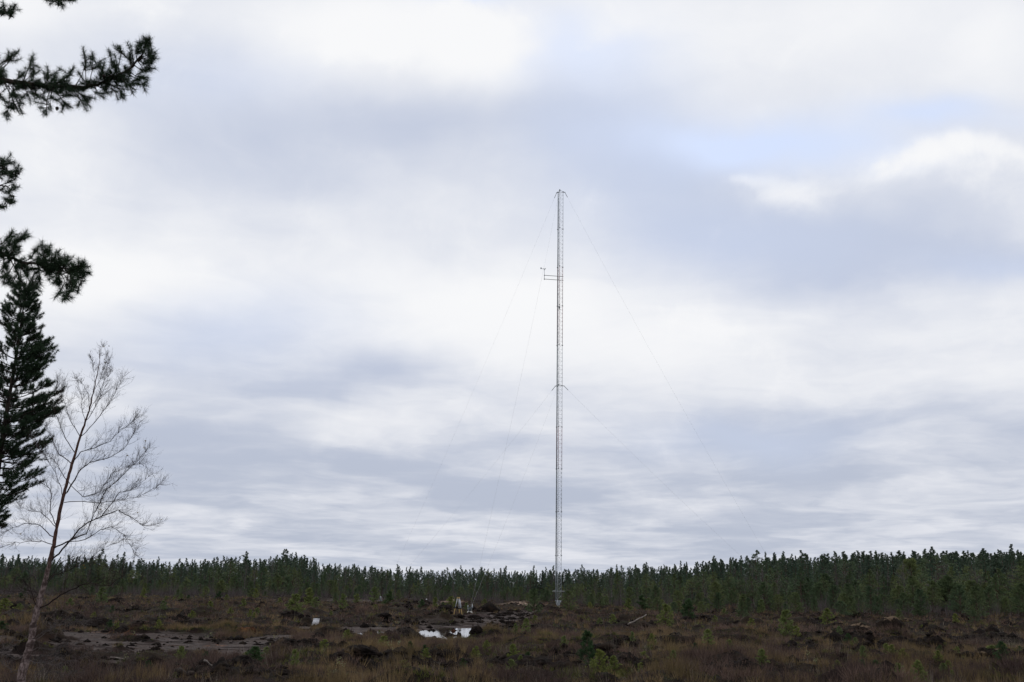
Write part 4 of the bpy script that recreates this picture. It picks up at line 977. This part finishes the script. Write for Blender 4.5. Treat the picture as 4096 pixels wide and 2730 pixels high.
        for _ in range(nt):
            q = rng.uniform(.12, 1) ** .8; i = min(m - 2, int(q * (m - 1))); d = (Q[i + 1] - Q[i]).normalized()
            sd_ = Vector((rng.normal(0, .5), rng.normal(0, .45), rng.normal(.15, .5)))
            nd = (d * .9 + sd_).normalized(); twig(Q[i], nd, min(.40, L * .26) * rng.uniform(.5, 1.1) * (1.15 - q * .6), .0023, 0)
        mb.obj('branch', M['twig_grey'] if path[0][1] > 2530 or (path[0][1] > 2350 and r0 < 3.5) else M['twig'], root)
    extra = [world(p, .1) for p in [(415,1388),(436,1385),(370,1427),(418,1438),(420,1452),(480,1478),(519,1822),(415,1840),(335,2262),(340,2272),(480,2285),(456,2530),(82,2137),(38,2138),(515,1920),(455,1935),(428,1870)]]
    for p in leaves[:14] + extra:
        lf = MB(); s = .022; n = rng.normal(size=3); n /= np.linalg.norm(n); u = np.cross(n, [0, 0, 1.]); u /= np.linalg.norm(u); v = np.cross(n, u); c = np.array(tuple(p))
        lf.add([c - u * s, c - v * s * .6 - u * s * .2, c + u * s * 1.1, c + v * s * .6 - u * s * .2], [[0, 1, 2], [0, 2, 3]], rng.uniform()); lf.obj('leaf', M['birch_leaf'], root)
build_birch()

# ------------------------------------------------------------------ foreground pines
def shoots(rng, ndl, wood, o, d, l, nlen, nw, dens, r=.004):
    """one needle-covered shoot"""
    o, d = np.array(tuple(o)), np.array(tuple(d)); d = d / (np.linalg.norm(d) + 1e-9)
    bend = rng.normal(0, .12, 3) + [0, 0, .12]
    q = np.linspace(0, 1, 5)[:, None]; pts = o + d * l * q + bend * l * q ** 2
    wood.tube(pts, [r, r * .9, r * .8, r * .6, r * .5], 4, False)
    n = max(4, int(dens * l)); t = rng.uniform(.12, 1.0, n) ** .8; P = o + d * l * t[:, None] + bend * l * t[:, None] ** 2
    ax = d + 2 * bend * t[:, None]; ax /= np.linalg.norm(ax, axis=1)[:, None]
    ndl.blades(P, ax * .60, 2, nlen * 1.2, nw * .9, 1.1, rng)
def limb(root, rng, path, D, deps, r0, tips, nlen, nw, dens, shl, cones=(), nside=3, extra=40):
    base = root.location
    P = [at(p[0], p[1], D + e) - base for p, e in zip(path, deps)]
    Q = []
    for a, b in zip(P[:-1], P[1:]):
        for k in range(4): Q.append(a.lerp(b, k / 4) + Vector(rng.normal(0, .006, 3)))
    Q.append(P[-1]); m = len(Q); wood, ndl = MB(), MB()
    wood.tube(Q, [r0 * (1 - .85 * i / (m - 1)) for i in range(m)], 8)
    A = np.array([tuple(q) for q in Q])
    def tw(T, side=nside):
        T = T - (T - Q[int(np.argmin(np.linalg.norm(A - np.array(tuple(T)), axis=1)))]).normalized() * .045
        i0 = int(np.argmin(np.linalg.norm(A - np.array(tuple(T)), axis=1))); i0 = max(0, i0 - int(rng.integers(1, 4))); S = Q[i0]
        mid = S.lerp(T, .5) + Vector(rng.normal(0, .03, 3)) + Vector((.02, 0, -.02)); pts = [S, S.lerp(mid, .6), mid, mid.lerp(T, .6) + Vector(rng.normal(0, .01, 3)), T]
        d = (T - mid).normalized(); l = min(shl, (T - S).length * .8 + .03)
        pts[-1] = T - d * l * .8
        wood.tube(pts, [r0 * .16 + .002, .0045, .004, .0035, .003], 5, False)
        shoots(rng, ndl, wood, pts[-1], d, l, nlen, nw, dens)
        for _ in range(side):
            o = pts[int(rng.integers(2, 5))]; nd = d + Vector(rng.normal(0, .6, 3))
            shoots(rng, ndl, wood, o, nd, l * rng.uniform(.5, .9), nlen, nw, dens)
    for (tx, ty) in tips: tw(at(tx, ty, D + float(np.interp(tx, [p[0] for p in path], deps)) + rng.normal(0, .12)) - base)
    for _ in range(extra):
        i = int(rng.integers(0, m - 1)); d = Vector(rng.normal(0, 1, 3)); d.normalize(); d = (d + (Q[min(m - 1, i + 1)] - Q[i]).normalized() * .6)
        tw(Q[i] + d * rng.uniform(.05, .17), 2)
    br = wood.obj('branch', M['bark_near'], root); ndl.obj('needles', M['needle_near'], br)
    for (cx, cy) in cones:
        c = at(cx, cy, D + .05) - base; mb = MB()
        mb.tube([c + Vector((0, 0, .028)), c + Vector((0, 0, .015)), c, c - Vector((0, 0, .02))], [.006, .02, .017, .004], 8); mb.obj('cone', M['bark_near'], br)
def near_pine():
    D = 10.0; rng = R0(31); bx = at(-640, 1300, D).x; z = hz(bx, D)
    root = empty('pine_tree', (bx, D, z)); tag(root, 'near pine outside the left edge reaching needle branches into the sky', 'pine')
    mb = MB(); zs = np.linspace(-.2, 8.5, 14); mb.tube([(.04 * math.sin(q), .03 * math.cos(q * 1.4), q) for q in zs], .17 * (1 - zs / 9.6), 14); mb.obj('trunk', M['bark_pine'], root, True)
    T1 = [(60,204),(75,213),(125,220),(130,250),(30,230),(100,290),(150,285),(170,300),(205,280),(225,300),(275,302),(300,262),(310,300),(333,190),(350,230),(370,220),(385,260),(405,238),(410,280),(430,205),(450,250),(465,192),(475,230),(505,217),(520,260),(545,180),(560,170),(560,210),(580,146),(590,165),(607,200),(600,225),(611,238),(610,270),(595,295),(600,320),(580,352),(560,330),(535,368),(510,360),(490,398),(500,340),(470,385),(440,370),(410,392),(380,408),(350,425),(340,445),(300,400),(310,360),(262,445),(230,420),(225,380),(182,478),(150,430),(90,470),(60,450),(120,400),(20,490),(10,420),(50,400),(170,400),(30,330),(90,420),(140,370),(280,370),(250,350),(200,370),(20,270),(10,300)]
    limb(root, rng, [(-640,420),(-400,370),(-150,318),(0,322),(70,331),(150,340),(220,347),(330,350),(390,338),(450,315),(500,290),(545,250),(570,212),(585,165)], D, [0]*2+[.1]*3+[.2,.2,.2,.2,.15,.1,.1,.05,0], .038, T1, .058, .0036, 430, .16, [(415,308),(228,437)], 3, 55)
    limb(root, rng, [(-640,1100),(-300,1040),(-60,1010),(0,1008),(30,1030),(76,1046),(138,1053),(200,1068),(260,1075),(320,1085)], D, [0,.1,.2,.2,.2,.2,.15,.1,0,0], .030,
         [(60,928),(70,945),(100,922),(108,935),(20,955),(40,975),(85,965),(150,985),(165,980),(185,985),(178,1010),(225,1007),(235,1030),(262,1028),(275,1035),(300,1050),(315,1050),(343,1058),(335,1080),(340,1105),(325,1125),(300,1150),(305,1185),(280,1165),(262,1222),(255,1205),(225,1200),(235,1170),(215,1150),(290,1130),(160,1182),(150,1150),(120,1140),(70,1172),(75,1150),(40,1130),(100,1100),(60,1090),(200,1110),(180,1100),(240,1090),(20,1080),(10,1120),(30,1160)], .058, .0036, 430, .16, (), 3, 55)
    limb(root, rng, [(-640,800),(-300,700),(-60,665),(0,664),(25,678),(45,690)], D, [0,.1,.2,.2,.2,.2], .018, [(12,630),(20,640),(38,640),(45,655),(62,665),(75,684),(68,695),(45,720),(30,700),(8,700),(15,715)], .056, .0036, 430, .13, (), 2, 8)
    limb(root, rng, [(-640,820),(-300,760),(-60,742),(0,745),(25,742),(40,755),(30,800),(10,820)], D, [0,.1,.2,.2,.2,.2,.2,.2], .014, [(72,750),(60,760),(48,725),(30,765),(35,808),(50,812),(62,812),(10,835),(14,770)], .056, .0036, 430, .12, (), 2, 3)
    limb(root, rng, [(-640,300),(-300,130),(-60,60),(0,52),(30,50)], D, [0,.1,.2,.2,.2], .018, [(48,35),(55,50),(67,18),(60,30),(10,30),(12,10),(50,62),(5,60),(18,45)], .056, .0036, 430, .12, (), 2, 4)
    limb(root, rng, [(-640,150),(-200,-60),(0,-80),(150,-60),(200,-20),(262,-5)], D, [0,.1,.2,.2,.2,.2], .02, [(212,15),(225,12),(240,14),(258,12),(268,8),(292,0),(300,2),(160,-2)], .056, .0036, 430, .12, [(273, 0)], 2, 4)
near_pine()
def mid_pine():
    D = 20.0; rng = R0(33); bx = at(8, 1800, D).x; z = hz(bx, D)
    root = empty('pine_tree', (bx, D, z)); tag(root, 'dark dense pine standing behind the birch and cut by the left edge', 'pine')
    H = at(8, 1100, D).z - z; mb = MB(); zs = np.linspace(-.2, H, 14); mb.tube([(.03 * math.sin(q), 0, q) for q in zs], .11 * (1 - zs / (H * 1.04)), 12); mb.obj('trunk', M['bark_near'], root, True)
    prof = np.array([(1060,20),(1120,40),(1180,50),(1250,85),(1310,100),(1350,112),(1410,160),(1450,155),(1500,120),(1530,180),(1560,215),(1600,150),(1640,240),(1670,200),(1700,150),(1760,205),(1800,190),(1850,120),(1880,160),(1930,185),(1965,180),(2000,90),(2060,50),(2090,62),(2120,40)], float)
    px = D / F; levels = np.arange(1160, 2115, 27)
    for y in levels:
        zc = at(8, y, D).z - z
        for k in range(6):
            a = rng.uniform(0, 6.28) if k else rng.uniform(-.35, .35)
            yt = y + rng.uniform(-18, 18)
            R = np.interp(yt, prof[:, 0], prof[:, 1]) * px * (rng.uniform(.70, 1.0) if k else rng.uniform(.9, 1.03)) - .11; R = max(R, .06)
            sparse = y > 1800
            if sparse and k > 3: continue
            tipz = zc; bz = zc - R * (.35 if not sparse else .1); S = Vector((0, 0, bz)); T = Vector((math.cos(a) * R, math.sin(a) * R, tipz + rng.normal(0, .03)))
            wood, ndl = MB(), MB(); Q = [S, S.lerp(T, .35) + Vector((0, 0, -.06 * R)), S.lerp(T, .7) + Vector((0, 0, -.07 * R)), T]
            wood.tube(Q, [.014, .010, .007, .004], 5, False); d = (T - Q[2]).normalized(); side = d.cross(Vector((0, 0, 1)))
            shoots(rng, ndl, wood, T - d * .12, d + Vector((0, 0, .25)), .16, .058, .008, 400)
            ns = max(6, int(R / (.047 if not sparse else .075)))
            for j in range(ns):
                q = 1 - rng.uniform(0, .85) ** 1.1; i = min(2, int(q * 3)); o = Q[i].lerp(Q[i + 1], q * 3 - i if q < 1 else 1)
                sg = 1 if j % 2 else -1
                nd = d * .8 + side * sg * rng.uniform(.25, .9) + Vector((0, 0, rng.uniform(.0, .6)))
                l = rng.uniform(.12, .24) * (1.2 - q * .5); nd.normalize()
                oo = o + nd * l * .5; wood.tube([o, oo], [.004, .0035], 3, False)
                shoots(rng, ndl, wood, oo, nd, .14, .058, .008, 370)
            b = wood.obj('branch', M['bark_near'], root) if k < 1 or True else None
            ndl.obj('needles', M['needle_near'], b)
mid_pine()
